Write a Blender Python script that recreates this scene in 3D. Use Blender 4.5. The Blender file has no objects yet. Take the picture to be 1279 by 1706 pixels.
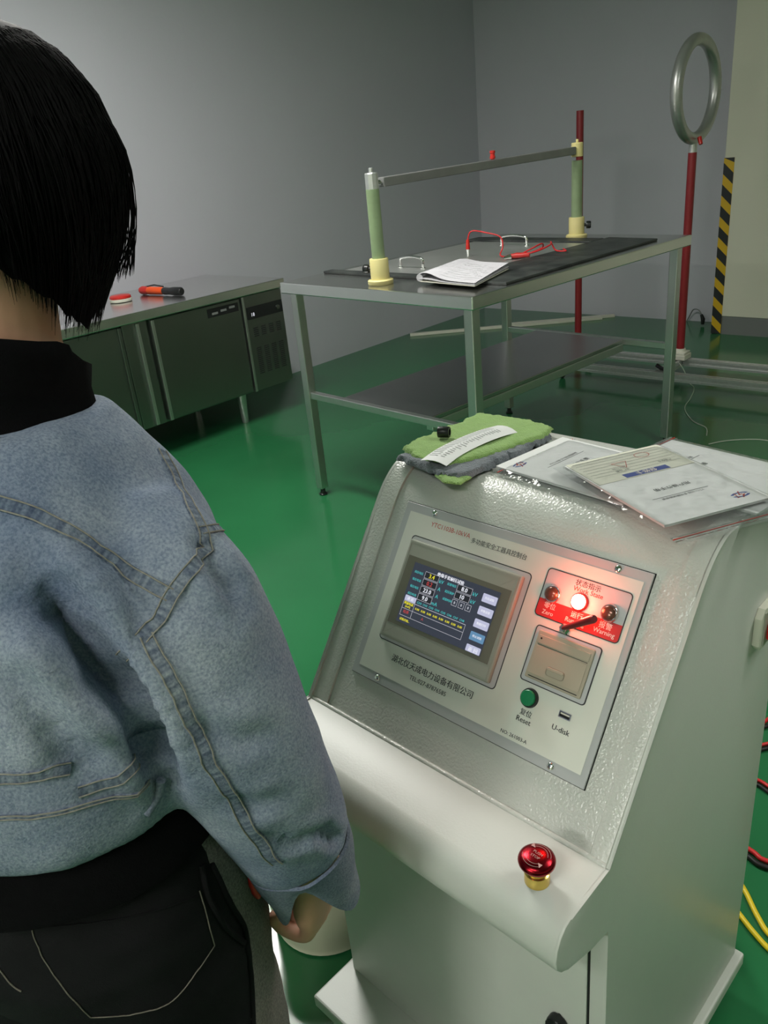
import bpy, bmesh, math, random
from mathutils import Vector, Matrix, noise
from mathutils.bvhtree import BVHTree

random.seed(7)
S = bpy.context.scene
COL = S.collection
PI = math.pi
cos, sin, rad = math.cos, math.sin, math.radians

# ------------------------------------------------------------------ camera, light, exposure
PITCH, ROLL, CAMH, FPX = 0.4260, -0.1005, 1.45, 1330.5
camd = bpy.data.cameras.new('camera')
camd.sensor_fit = 'VERTICAL'
camd.sensor_height = 36.0
camd.lens = FPX / 1706 * 36.0
camd.clip_start = 0.02
cam = bpy.data.objects.new('camera', camd)
COL.objects.link(cam)
S.camera = cam
_u0 = Vector((0, sin(PITCH), cos(PITCH)))
_f = Vector((0, cos(PITCH), -sin(PITCH)))
_r0 = Vector((1, 0, 0))
_r = cos(ROLL) * _r0 + sin(ROLL) * _u0
_u = -sin(ROLL) * _r0 + cos(ROLL) * _u0
cam.matrix_world = Matrix(((_r.x, _u.x, -_f.x, 0), (_r.y, _u.y, -_f.y, 0), (_r.z, _u.z, -_f.z, CAMH), (0, 0, 0, 1)))

S.view_settings.view_transform = 'Standard'
S.view_settings.look = 'None'
S.view_settings.gamma = 1
S.view_settings.use_curve_mapping = False
S.view_settings.exposure = 0.0
S.cycles.use_denoising = True
S.cycles.max_bounces = 8
S.cycles.caustics_reflective = False

world = bpy.data.worlds.new('world')
S.world = world
world.use_nodes = True
world.node_tree.nodes['Background'].inputs[0].default_value = (0.5, 0.55, 0.6, 1)
world.node_tree.nodes['Background'].inputs[1].default_value = 0.2

# lamps of the room, the last two added to brighten walls and console front: (x, y in room coordinates, length along x, strength)
LAMPS = [(1.95, -4.55, 1.25, 56.0), (4.3, -7.5, 1.25, 22.0), (5.3, -4.2, 1.25, 27.0), (3.6, -10.6, 1.25, 115.0)]
CEIL = 2.8

# ------------------------------------------------------------------ frames (rooms, console, table)
def frame(x, y, ang):
    return Matrix.Translation((x, y, 0)) @ Matrix.Rotation(ang, 4, 'Z')
ROOM = frame(1.1337, 7.5866, rad(46.013 - 90))        # x along the back wall, y away from the camera
CONS = frame(-0.1381, 0.9872, -0.8083)                # x along the width, y towards the back
TABL = frame(-0.3407, 3.4702, rad(-48.494))

# ------------------------------------------------------------------ materials
def mat(name, color, rough=0.5, metal=0.0, spec=0.5, var=0.0, vscale=8.0, bump=0.0, bscale=200.0, bdetail=2.0,
        coat=0.0, emit=None, estr=0.0, color2=None, sheen=0.0, bdist=0.01, rvar=0.0):
    m = bpy.data.materials.new(name)
    m.use_nodes = True
    nt = m.node_tree
    b = nt.nodes['Principled BSDF']
    b.inputs['Base Color'].default_value = (*color, 1)
    b.inputs['Roughness'].default_value = rough
    b.inputs['Metallic'].default_value = metal
    b.inputs['Specular IOR Level'].default_value = spec
    b.inputs['Coat Weight'].default_value = coat
    b.inputs['Sheen Weight'].default_value = sheen
    tc = nt.nodes.new('ShaderNodeTexCoord')
    if var > 0 or color2:
        n = nt.nodes.new('ShaderNodeTexNoise')
        n.inputs['Scale'].default_value = vscale
        n.inputs['Detail'].default_value = 4
        nt.links.new(tc.outputs['Object'], n.inputs['Vector'])
        r = nt.nodes.new('ShaderNodeValToRGB')
        c2 = color2 if color2 else tuple(c * (1 - var) for c in color)
        r.color_ramp.elements[0].color = (*c2, 1)
        r.color_ramp.elements[1].color = (*color, 1)
        r.color_ramp.elements[0].position = 0.35
        r.color_ramp.elements[1].position = 0.65
        nt.links.new(n.outputs['Fac'], r.inputs['Fac'])
        nt.links.new(r.outputs['Color'], b.inputs['Base Color'])
        if rvar > 0:
            mr = nt.nodes.new('ShaderNodeMapRange')
            mr.inputs['To Min'].default_value = rough
            mr.inputs['To Max'].default_value = rough + rvar
            nt.links.new(n.outputs['Fac'], mr.inputs['Value'])
            nt.links.new(mr.outputs['Result'], b.inputs['Roughness'])
    if bump > 0:
        n = nt.nodes.new('ShaderNodeTexNoise')
        n.inputs['Scale'].default_value = bscale
        n.inputs['Detail'].default_value = bdetail
        nt.links.new(tc.outputs['Object'], n.inputs['Vector'])
        bp = nt.nodes.new('ShaderNodeBump')
        bp.inputs['Strength'].default_value = bump
        bp.inputs['Distance'].default_value = bdist
        nt.links.new(n.outputs['Fac'], bp.inputs['Height'])
        nt.links.new(bp.outputs['Normal'], b.inputs['Normal'])
    if emit:
        b.inputs['Emission Color'].default_value = (*emit, 1)
        b.inputs['Emission Strength'].default_value = estr
    return m

def srgb(r, g, b):
    f = lambda c: (c / 255 / 12.92) if c / 255 <= 0.04045 else ((c / 255 + 0.055) / 1.055) ** 2.4
    return (f(r), f(g), f(b))

M = {}
M['wall'] = mat('wall_paint', srgb(201, 200, 210), 0.75, var=0.03, vscale=1.5, bump=0.05, bscale=60)
M['wallcream'] = mat('cream_paint', srgb(226, 223, 206), 0.7, var=0.03, vscale=1.5)
M['skirt'] = mat('grey_skirting', srgb(122, 124, 124), 0.55)
M['floor'] = mat('green_epoxy', srgb(44, 116, 72), 0.13, spec=0.5, var=0.16, vscale=1.3, bump=0.04, bscale=3.0, bdist=0.02, rvar=0.06)
M['ceil'] = mat('ceiling_paint', srgb(220, 220, 218), 0.9, var=0.02)
M['powder'] = mat('powder_coat', srgb(206, 208, 202), 0.22, spec=0.6, bump=0.42, bscale=300, bdetail=1.0, bdist=0.0022, var=0.02, vscale=20)
M['powder2'] = mat('powder_coat_smooth', srgb(203, 206, 200), 0.34, spec=0.38, bump=0.10, bscale=330, bdist=0.0012, var=0.02, vscale=20)
M['plate'] = mat('plate_grey', srgb(186, 189, 190), 0.4, spec=0.4, var=0.02)
M['film'] = mat('label_film', srgb(226, 228, 218), 0.42, spec=0.4, var=0.01)
M['print'] = mat('print_black', srgb(42, 46, 50), 0.5, var=0.05)
M['printred'] = mat('print_red', srgb(196, 60, 48), 0.5, var=0.05)
M['printwhite'] = mat('print_white', srgb(232, 222, 215), 0.5, var=0.02)
M['printblue'] = mat('print_blue', srgb(40, 66, 150), 0.5, var=0.05)
M['statusgrey'] = mat('status_silver', srgb(196, 197, 198), 0.35, var=0.02)
M['statusred'] = mat('status_red', srgb(190, 48, 48), 0.4, var=0.05)
M['bezel'] = mat('bezel_plastic', srgb(166, 168, 156), 0.42, var=0.02)
M['screenglass'] = mat('screen_border', srgb(118, 117, 104), 0.25, var=0.02)
M['display'] = mat('display_lit', (0.01, 0.012, 0.02), 0.2, emit=srgb(58, 62, 74), estr=0.85)
M['printer'] = mat('printer_plastic', srgb(176, 168, 148), 0.5, var=0.03)
M['printer2'] = mat('printer_plastic_lip', srgb(150, 142, 124), 0.5, var=0.03)
M['steel'] = mat('brushed_steel', (0.62, 0.63, 0.62), 0.30, metal=1.0, var=0.06, vscale=6, rvar=0.06)
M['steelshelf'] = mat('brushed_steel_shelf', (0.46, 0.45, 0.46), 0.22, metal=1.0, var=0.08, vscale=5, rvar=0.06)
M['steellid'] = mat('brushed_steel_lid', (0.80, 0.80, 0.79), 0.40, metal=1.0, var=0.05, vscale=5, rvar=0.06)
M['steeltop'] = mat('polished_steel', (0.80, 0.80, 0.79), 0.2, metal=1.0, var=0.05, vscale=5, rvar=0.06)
M['steeldark'] = mat('stainless_door', (0.25, 0.265, 0.255), 0.27, metal=1.0, var=0.05, vscale=3, rvar=0.04)
M['alu'] = mat('aluminium', (0.66, 0.67, 0.67), 0.3, metal=0.7, var=0.08, vscale=60)
M['alumatte'] = mat('aluminium_ring', (0.50, 0.50, 0.49), 0.34, metal=0.7, var=0.06, vscale=30)
M['chrome'] = mat('chrome', (0.75, 0.75, 0.74), 0.12, metal=1.0, var=0.02)
M['rubber'] = mat('black_rubber', srgb(58, 62, 60), 0.5, color2=srgb(30, 34, 35), vscale=11, bump=0.1, bscale=60)
M['blackp'] = mat('black_plastic', srgb(26, 27, 29), 0.35, var=0.1)
M['darkvoid'] = mat('dark_gap', srgb(18, 20, 22), 0.8, var=0.05)
M['redpole'] = mat('red_enamel', srgb(142, 36, 43), 0.35, var=0.08)
M['greentube'] = mat('green_fibreglass', srgb(142, 162, 124), 0.4, var=0.12, vscale=25)
M['yellowp'] = mat('cream_plastic', srgb(226, 213, 148), 0.45, var=0.04)
M['rodsteel'] = mat('dark_steel_bar', (0.27, 0.27, 0.27), 0.3, metal=0.35, var=0.15, vscale=10)
M['tape_y'] = mat('tape_yellow', srgb(222, 178, 36), 0.45, var=0.05)
M['tape_k'] = mat('tape_black', srgb(36, 38, 40), 0.45, var=0.05)
M['white'] = mat('white_plastic', srgb(222, 220, 206), 0.45, var=0.03)
M['bucket'] = mat('bucket_plastic', srgb(226, 222, 200), 0.4, var=0.03)
M['paper'] = mat('paper_white', srgb(236, 236, 236), 0.6, var=0.02, vscale=40)
M['card'] = mat('paper_cream', srgb(226, 225, 210), 0.6, var=0.02, vscale=40)
M['notebook'] = mat('notebook_paper', srgb(206, 204, 210), 0.6, var=0.04, vscale=40)
M['redwire'] = mat('red_wire', srgb(212, 40, 44), 0.4, var=0.05)
M['blackwire'] = mat('black_wire', srgb(26, 26, 28), 0.45, var=0.05)
M['greenwire'] = mat('green_wire', srgb(40, 130, 80), 0.45, var=0.05)
M['yellowwire'] = mat('yellow_hose', srgb(232, 202, 38), 0.4, var=0.05)
M['whitewire'] = mat('pale_wire', srgb(196, 204, 190), 0.45, var=0.05)
M['orange'] = mat('orange_plastic', srgb(244, 88, 30), 0.4, var=0.05)
M['redplastic'] = mat('red_plastic', srgb(200, 40, 34), 0.35, var=0.05)
M['estop_print'] = mat('stop_print', srgb(196, 150, 146), 0.4, var=0.05)
M['estop'] = mat('red_anodised', (0.30, 0.012, 0.02), 0.25, metal=1.0, var=0.05)
M['gold'] = mat('gold_anodised', (0.85, 0.62, 0.16), 0.25, metal=1.0, var=0.05)
M['lampglass'] = mat('lamp_dark_lens', srgb(120, 84, 72), 0.2, metal=0.5, var=0.3, vscale=120)
M['lampon'] = mat('lamp_lit', (1, 0.3, 0.15), 0.3, emit=(1.0, 0.16, 0.06), estr=22)
M['lampcore'] = mat('lamp_lit_core', (1, 0.8, 0.6), 0.3, emit=(1.0, 0.62, 0.40), estr=40)
M['greenbtn'] = mat('green_button', srgb(20, 132, 84), 0.35, var=0.04)
M['lever'] = mat('dark_red_sleeve', srgb(110, 24, 28), 0.35, var=0.08)
M['towelgreen'] = mat('green_microfibre', srgb(152, 188, 108), 0.9, var=0.10, vscale=60, bump=0.7, bscale=500, bdist=0.004, sheen=0.2)
M['towelgrey'] = mat('grey_microfibre', srgb(128, 134, 142), 0.95, var=0.25, vscale=160, bump=0.8, bscale=420, bdist=0.004, sheen=0.2)
M['skin'] = mat('skin', srgb(206, 158, 132), 0.5, var=0.08, vscale=40, bump=0.08, bscale=150, bdist=0.003)
M['hair'] = mat('black_hair', srgb(15, 14, 16), 0.66, spec=0.07, var=0.3, vscale=30)
M['hoodie'] = mat('black_knit', srgb(11, 11, 13), 0.95, spec=0.1, var=0.2, vscale=100, bump=0.3, bscale=700, bdist=0.002)
M['navy'] = mat('navy_knit', srgb(20, 24, 40), 0.95, var=0.2, vscale=100, bump=0.3, bscale=500, bdist=0.002)
M['jeans'] = mat('black_denim', srgb(28, 28, 30), 0.9, spec=0.12, var=0.30, vscale=14, bump=0.35, bscale=900, bdist=0.0015)
M['jeansgrey'] = mat('grey_denim', srgb(130, 126, 121), 0.9, color2=srgb(92, 90, 87), vscale=420, bump=0.4, bscale=900, bdist=0.0015)
M['thread'] = mat('grey_thread', srgb(120, 114, 104), 0.8, var=0.2, vscale=300)
M['tanthread'] = mat('tan_thread', srgb(150, 147, 138), 0.8, var=0.3, vscale=250)
M['shoe'] = mat('shoe_white', srgb(196, 194, 190), 0.6, var=0.05)
M['lampwhite'] = mat('lamp_housing', srgb(225, 225, 222), 0.4, var=0.02)

def denim(name, dark=0.0, band=False):
    """washed blue denim: blotchy wash, fine slub grain and twill relief; bands use UV for puckered wear along a seam"""
    m = bpy.data.materials.new(name)
    m.use_nodes = True
    nt = m.node_tree
    N, L = nt.nodes, nt.links
    b = N['Principled BSDF']
    b.inputs['Roughness'].default_value = 0.9
    b.inputs['Specular IOR Level'].default_value = 0.15
    tc = N.new('ShaderNodeTexCoord')
    def nz(scale, detail, src='Object'):
        n = N.new('ShaderNodeTexNoise')
        n.inputs['Scale'].default_value = scale
        n.inputs['Detail'].default_value = detail
        L.new(tc.outputs[src], n.inputs['Vector'])
        return n
    def ramp(n, p0, c0, p1, c1):
        r = N.new('ShaderNodeValToRGB')
        r.color_ramp.elements[0].position = p0
        r.color_ramp.elements[0].color = (*c0, 1)
        r.color_ramp.elements[1].position = p1
        r.color_ramp.elements[1].color = (*c1, 1)
        L.new(n.outputs['Fac'], r.inputs['Fac'])
        return r
    k = 1 - dark
    big = ramp(nz(9, 4), 0.3, [c * k for c in srgb(112, 126, 151)], 0.7, [c * k for c in srgb(162, 171, 184)])
    fine = ramp(nz(430, 3), 0.30, (0.62, 0.66, 0.72), 0.64, (1.12, 1.11, 1.09))
    mx = N.new('ShaderNodeMix')
    mx.data_type = 'RGBA'
    mx.blend_type = 'MULTIPLY'
    mx.inputs['Factor'].default_value = 1.0
    L.new(big.outputs['Color'], mx.inputs['A'])
    L.new(fine.outputs['Color'], mx.inputs['B'])
    out = mx.outputs['Result']
    if band:
        mp = N.new('ShaderNodeTexNoise')
        mp.inputs['Scale'].default_value = 1.0
        mp.inputs['Detail'].default_value = 1
        mm = N.new('ShaderNodeMapping')
        mm.inputs['Scale'].default_value = (170, 1.2, 1)
        L.new(tc.outputs['UV'], mm.inputs['Vector'])
        L.new(mm.outputs['Vector'], mp.inputs['Vector'])
        rr = ramp(mp, 0.42, (0.42, 0.45, 0.52), 0.60, (1.08, 1.06, 1.0))
        m2 = N.new('ShaderNodeMix')
        m2.data_type = 'RGBA'
        m2.blend_type = 'MULTIPLY'
        m2.inputs['Factor'].default_value = 0.75
        L.new(out, m2.inputs['A'])
        L.new(rr.outputs['Color'], m2.inputs['B'])
        out = m2.outputs['Result']
    L.new(out, b.inputs['Base Color'])
    bn = nz(520, 2)
    bp = N.new('ShaderNodeBump')
    bp.inputs['Strength'].default_value = 0.45
    bp.inputs['Distance'].default_value = 0.0015
    L.new(bn.outputs['Fac'], bp.inputs['Height'])
    wn = nz(26, 3)
    bp2 = N.new('ShaderNodeBump')
    bp2.inputs['Strength'].default_value = 0.25
    bp2.inputs['Distance'].default_value = 0.012
    L.new(wn.outputs['Fac'], bp2.inputs['Height'])
    L.new(bp2.outputs['Normal'], bp.inputs['Normal'])
    L.new(bp.outputs['Normal'], b.inputs['Normal'])
    return m
M['denim'] = denim('washed_denim')
M['denimband'] = denim('washed_denim_seam', 0.12, True)

def clear_plastic():
    m = bpy.data.materials.new('clear_plastic')
    m.use_nodes = True
    nt = m.node_tree
    for n in list(nt.nodes):
        if n.type == 'BSDF_PRINCIPLED':
            nt.nodes.remove(n)
    out = nt.nodes['Material Output']
    tr = nt.nodes.new('ShaderNodeBsdfTransparent')
    tr.inputs['Color'].default_value = (0.93, 0.94, 0.94, 1)
    gl = nt.nodes.new('ShaderNodeBsdfGlossy')
    gl.inputs['Roughness'].default_value = 0.05
    gl.inputs['Color'].default_value = (1, 1, 1, 1)
    fr = nt.nodes.new('ShaderNodeLayerWeight')
    fr.inputs['Blend'].default_value = 0.17
    mx = nt.nodes.new('ShaderNodeMixShader')
    tc = nt.nodes.new('ShaderNodeTexCoord')
    nz = nt.nodes.new('ShaderNodeTexNoise')
    nz.inputs['Scale'].default_value = 45
    bp = nt.nodes.new('ShaderNodeBump')
    bp.inputs['Strength'].default_value = 0.3
    bp.inputs['Distance'].default_value = 0.008
    nt.links.new(tc.outputs['Object'], nz.inputs['Vector'])
    nt.links.new(nz.outputs['Fac'], bp.inputs['Height'])
    nt.links.new(bp.outputs['Normal'], gl.inputs['Normal'])
    nt.links.new(bp.outputs['Normal'], fr.inputs['Normal'])
    nt.links.new(fr.outputs[0], mx.inputs[0])
    nt.links.new(tr.outputs[0], mx.inputs[1])
    nt.links.new(gl.outputs[0], mx.inputs[2])
    df = nt.nodes.new('ShaderNodeBsdfDiffuse')
    df.inputs['Color'].default_value = (0.8, 0.82, 0.82, 1)
    m2 = nt.nodes.new('ShaderNodeMixShader')
    m2.inputs[0].default_value = 0.05
    nt.links.new(mx.outputs[0], m2.inputs[1])
    nt.links.new(df.outputs[0], m2.inputs[2])
    nt.links.new(m2.outputs[0], out.inputs['Surface'])
    return m
M['clear'] = clear_plastic()

def emis(name, col, strength):
    return mat(name, (0.02, 0.02, 0.02), 0.4, emit=col, estr=strength)
M['px_white'] = emis('screen_white', (0.85, 0.87, 0.95), 0.95)
M['px_cyan'] = emis('screen_cyan', srgb(70, 190, 190), 0.9)
M['px_yellow'] = emis('screen_yellow', srgb(225, 215, 40), 1.0)
M['px_red'] = emis('screen_red', srgb(200, 70, 70), 0.8)
M['px_line'] = emis('screen_line', srgb(205, 205, 215), 0.8)
M['px_button'] = emis('screen_button', srgb(190, 192, 218), 0.95)
M['px_blue'] = emis('screen_button_blue', srgb(96, 140, 176), 0.95)
M['px_dark'] = emis('screen_field', srgb(26, 28, 38), 0.8)
M['tube_light'] = None

# ------------------------------------------------------------------ builders
def link(o, parent=None):
    COL.objects.link(o)
    if parent is not None:
        o.parent = parent
    return o

def obj(name, bm, m, parent=None, mtx=None, smooth=None, mats=None):
    me = bpy.data.meshes.new(name)
    bmesh.ops.recalc_face_normals(bm, faces=bm.faces[:]) if len(bm.faces) and not getattr(bm, 'keep', False) else None
    bm.to_mesh(me)
    bm.free()
    for x in (mats or [m]):
        me.materials.append(x)
    if smooth is not None:
        me.polygons.foreach_set('use_smooth', [True] * len(me.polygons))
        if smooth < 180:
            me.set_sharp_from_angle(angle=rad(smooth))
    o = bpy.data.objects.new(name, me)
    link(o, parent)
    if mtx is not None:
        if parent is None:
            o.matrix_world = mtx
        else:
            o.matrix_local = mtx
    return o

def tag(o, label, cat, group=None, kind=None):
    if label: o['label'] = label
    if cat: o['category'] = cat
    if group: o['group'] = group
    if kind: o['kind'] = kind
    return o

def thing(name, label, cat, mtx=None, group=None):
    o = bpy.data.objects.new(name, None)
    o.empty_display_size = 0.05
    COL.objects.link(o)
    if mtx is not None:
        o.matrix_world = mtx
    return tag(o, label, cat, group)

def struct(o):
    o['kind'] = 'structure'
    return o

def box(bm, x0, x1, y0, y1, z0, z1, bev=0.0, seg=2, mi=0):
    vs = [bm.verts.new(p) for p in ((x0, y0, z0), (x1, y0, z0), (x1, y1, z0), (x0, y1, z0), (x0, y0, z1), (x1, y0, z1), (x1, y1, z1), (x0, y1, z1))]
    fs = [bm.faces.new([vs[i] for i in f]) for f in ((3, 2, 1, 0), (4, 5, 6, 7), (0, 1, 5, 4), (1, 2, 6, 5), (2, 3, 7, 6), (3, 0, 4, 7))]
    for f in fs: f.material_index = mi
    if bev > 0:
        es = {e for f in fs for e in f.edges}
        bmesh.ops.bevel(bm, geom=list(es), offset=bev, segments=seg, affect='EDGES', profile=0.5)
    return vs

def prism(bm, poly, a0, a1, plane='yz', bev=0.0, seg=2, mi=0):
    """extrude a polygon; plane 'yz': poly=(y,z) along x; 'xy': along z; 'xz': along y"""
    def P(p, a):
        return (a, p[0], p[1]) if plane == 'yz' else ((p[0], p[1], a) if plane == 'xy' else (p[0], a, p[1]))
    n = len(poly)
    A = [bm.verts.new(P(p, a0)) for p in poly]
    B = [bm.verts.new(P(p, a1)) for p in poly]
    fa = bm.faces.new(A[::-1])
    fb = bm.faces.new(B)
    fs = [fa, fb]
    for i in range(n):
        fs.append(bm.faces.new((A[i], A[(i + 1) % n], B[(i + 1) % n], B[i])))
    for f in fs: f.material_index = mi
    if bev > 0:
        es = set(fa.edges) | set(fb.edges)
        bmesh.ops.bevel(bm, geom=list(es), offset=bev, segments=seg, affect='EDGES', profile=0.5)
    return fs

def rrect(x0, x1, y0, y1, r, n=5):
    out = []
    for cx, cy, a in ((x1 - r, y1 - r, 0), (x0 + r, y1 - r, 90), (x0 + r, y0 + r, 180), (x1 - r, y0 + r, 270)):
        for i in range(n + 1):
            t = rad(a + 90 * i / n)
            out.append((cx + r * cos(t), cy + r * sin(t)))
    return out

def ring_plate(bm, outer, inner, z0, z1, mi=0):
    n = len(outer)
    V = [[bm.verts.new((p[0], p[1], z)) for p in poly] for poly, z in ((outer, z0), (outer, z1), (inner, z1), (inner, z0))]
    for k in range(4):
        A, B = V[k], V[(k + 1) % 4]
        for i in range(n):
            j = (i + 1) % n
            bm.faces.new((A[i], A[j], B[j], B[i])).material_index = mi

def lathe(bm, prof, n=24, c=(0, 0, 0), axis='z', mi=0):
    rings = []
    for r, z in prof:
        if r < 1e-6:
            p = (0, 0, z)
            rings.append([bm.verts.new(p)])
        else:
            rings.append([bm.verts.new((r * cos(2 * PI * i / n), r * sin(2 * PI * i / n), z)) for i in range(n)])
    new = [v for r in rings for v in r]
    for A, B in zip(rings, rings[1:]):
        if len(A) == 1 and len(B) == 1: continue
        for i in range(n):
            j = (i + 1) % n
            if len(A) == 1: f = bm.faces.new((A[0], B[j], B[i]))
            elif len(B) == 1: f = bm.faces.new((A[i], A[j], B[0]))
            else: f = bm.faces.new((A[i], A[j], B[j], B[i]))
            f.material_index = mi
    if len(rings[0]) > 1: bm.faces.new(rings[0][::-1]).material_index = mi
    if len(rings[-1]) > 1: bm.faces.new(rings[-1]).material_index = mi
    if axis == 'x': R = Matrix.Rotation(PI / 2, 4, 'Y')
    elif axis == 'y': R = Matrix.Rotation(-PI / 2, 4, 'X')
    else: R = Matrix.Identity(4)
    bmesh.ops.transform(bm, matrix=Matrix.Translation(c) @ R, verts=new)
    return new

def smooth_path(pts, k=6):
    P = [Vector(p) for p in pts]
    out = []
    for i in range(len(P) - 1):
        p0 = P[max(i - 1, 0)]; p1 = P[i]; p2 = P[i + 1]; p3 = P[min(i + 2, len(P) - 1)]
        for j in range(k):
            t = j / k
            out.append(0.5 * ((2 * p1) + (p2 - p0) * t + (2 * p0 - 5 * p1 + 4 * p2 - p3) * t * t + (3 * p1 - p0 - 3 * p2 + p3) * t ** 3))
    out.append(P[-1])
    return out

def tube(bm, pts, r, n=8, cap=True, mi=0, closed=False):
    P = [Vector(p) for p in pts]
    m = len(P)
    rs = r if isinstance(r, (list, tuple)) else [r] * m
    rings = []
    up = None
    for i in range(m):
        if closed: d = P[(i + 1) % m] - P[i - 1]
        else: d = P[min(i + 1, m - 1)] - P[max(i - 1, 0)]
        if d.length < 1e-9: d = Vector((0, 0, 1))
        d.normalize()
        if up is None:
            up = Vector((0, 0, 1)) if abs(d.z) < 0.9 else Vector((1, 0, 0))
        s = d.cross(up)
        if s.length < 1e-6: s = d.cross(Vector((0, 1, 0)))
        s.normalize()
        up = s.cross(d).normalized()
        rings.append([bm.verts.new(P[i] + rs[i] * (cos(2 * PI * k / n) * s + sin(2 * PI * k / n) * up)) for k in range(n)])
    rng = range(m) if closed else range(m - 1)
    for i in rng:
        A, B = rings[i], rings[(i + 1) % m]
        for k in range(n):
            j = (k + 1) % n
            bm.faces.new((A[k], A[j], B[j], B[k])).material_index = mi
    if cap and not closed:
        bm.faces.new(rings[0][::-1]).material_index = mi
        bm.faces.new(rings[-1]).material_index = mi
    return rings

def loft(bm, rings, cap0=True, cap1=True, mi=0, closed=True):
    V = [[bm.verts.new(p) for p in r] for r in rings]
    n = len(V[0])
    for A, B in zip(V, V[1:]):
        for i in range(n if closed else n - 1):
            j = (i + 1) % n
            bm.faces.new((A[i], A[j], B[j], B[i])).material_index = mi
    if cap0: bm.faces.new(V[0][::-1]).material_index = mi
    if cap1: bm.faces.new(V[-1]).material_index = mi
    return V

def remeshed(bm, voxel, smooth_it=6):
    """union of the closed shells in bm as one continuous skin"""
    bmesh.ops.recalc_face_normals(bm, faces=bm.faces[:])
    me = bpy.data.meshes.new('tmp')
    bm.to_mesh(me)
    bm.free()
    o = bpy.data.objects.new('tmp', me)
    COL.objects.link(o)
    md = o.modifiers.new('r', 'REMESH')
    md.mode = 'VOXEL'
    md.voxel_size = voxel
    if smooth_it:
        s = o.modifiers.new('s', 'SMOOTH')
        s.iterations = smooth_it
        s.factor = 0.5
    dg = bpy.context.evaluated_depsgraph_get()
    dg.update()
    ev = bpy.data.meshes.new_from_object(o.evaluated_get(dg))
    bpy.data.objects.remove(o)
    b2 = bmesh.new()
    b2.from_mesh(ev)
    bpy.data.meshes.remove(ev)
    return b2

# text -> flat mesh of a wanted width
def text_bm(s, w=None, h=None, bold=0.0, align='C', thick=0.0):
    c = bpy.data.curves.new('txt', 'FONT')
    c.body = s
    c.size = 1.0
    c.align_x = {'C': 'CENTER', 'L': 'LEFT', 'R': 'RIGHT'}[align]
    c.align_y = 'CENTER'
    c.resolution_u = 2
    o = bpy.data.objects.new('txt', c)
    COL.objects.link(o)
    dg = bpy.context.evaluated_depsgraph_get()
    dg.update()
    me = bpy.data.meshes.new_from_object(o.evaluated_get(dg))
    bpy.data.objects.remove(o)
    bm = bmesh.new()
    bm.from_mesh(me)
    bpy.data.meshes.remove(me)
    if bm.verts:
        xs = [v.co.x for v in bm.verts]; ys = [v.co.y for v in bm.verts]
        W, H = max(xs) - min(xs), max(ys) - min(ys)
        k = (w / W) if w else (h / H)
        k2 = (h / H) if (h and w) else k
        x0 = {'C': (max(xs) + min(xs)) / 2, 'L': min(xs), 'R': max(xs)}[align]
        yc = (max(ys) + min(ys)) / 2
        for v in bm.verts:
            v.co = Vector(((v.co.x - x0) * k, (v.co.y - yc) * k2, 0))
        if bold > 0:                      # heavier strokes: the outline printed again, slightly shifted
            src = bmesh.new()
            me2 = bpy.data.meshes.new('t'); bm.to_mesh(me2)
            for sx in (-1, 1):
                n0 = len(bm.verts)
                bm.from_mesh(me2)
                bm.verts.ensure_lookup_table()
                for v in bm.verts[n0:]:
                    v.co.x += sx * bold * k * 1.4; v.co.z += 0.000012 * sx
            bpy.data.meshes.remove(me2); src.free()
    return bm

def add_bm(dst, src, mtx=None):
    me = bpy.data.meshes.new('t')
    src.to_mesh(me)
    src.free()
    n0 = len(dst.verts)
    dst.from_mesh(me)
    bpy.data.meshes.remove(me)
    dst.verts.ensure_lookup_table()
    if mtx is not None:
        bmesh.ops.transform(dst, matrix=mtx, verts=dst.verts[n0:])

def put_text(dst, s, x, y, z, w=None, h=None, bold=0.0, align='C', rot=0.0):
    add_bm(dst, text_bm(s, w, h, bold, align), Matrix.Translation((x, y, z)) @ Matrix.Rotation(rot, 4, 'Z'))

def flat_rect(bm, x0, x1, y0, y1, z):
    bm.faces.new([bm.verts.new(p) for p in ((x0, y0, z), (x1, y0, z), (x1, y1, z), (x0, y1, z))])

def frame_line(bm, x0, x1, y0, y1, z, t):
    flat_rect(bm, x0, x1, y0, y0 + t, z); flat_rect(bm, x0, x1, y1 - t, y1, z)
    flat_rect(bm, x0, x0 + t, y0 + t, y1 - t, z); flat_rect(bm, x1 - t, x1, y0 + t, y1 - t, z)

T = Matrix.Translation

# ------------------------------------------------------------------ the room
bm = bmesh.new(); box(bm, -0.2, 8.2, -12.2, 0.2, -0.12, 0)
struct(obj('floor', bm, M['floor'], None, ROOM))
bm = bmesh.new(); box(bm, -0.2, 8.2, -12.2, 0.2, CEIL, CEIL + 0.1)
struct(obj('ceiling', bm, M['ceil'], None, ROOM))
bm = bmesh.new(); box(bm, -0.15, 0, -12.2, 0.15, 0, CEIL)
struct(obj('wall_left', bm, M['wall'], None, ROOM))
bm = bmesh.new(); box(bm, 0, 8.2, 0, 0.15, 0, CEIL)
struct(obj('wall_back', bm, M['wall'], None, ROOM))
bm = bmesh.new(); box(bm, 8.0, 8.15, -12.2, 0, 0, CEIL)
struct(obj('wall_right', bm, M['wallcream'], None, ROOM))
bm = bmesh.new(); box(bm, 0, 8.0, -12.2, -12.0, 0, CEIL)
struct(obj('wall_front', bm, M['wallcream'], None, ROOM))
bm = bmesh.new(); box(bm, 2.262, 8.0, -0.36, 0, 0.13, CEIL, 0.004)
struct(obj('wall_projecting', bm, M['wallcream'], None, ROOM))
bm = bmesh.new(); box(bm, 2.262, 8.0, -0.352, 0, 0, 0.13)
struct(obj('baseboard_back', bm, M['skirt'], None, ROOM))

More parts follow.
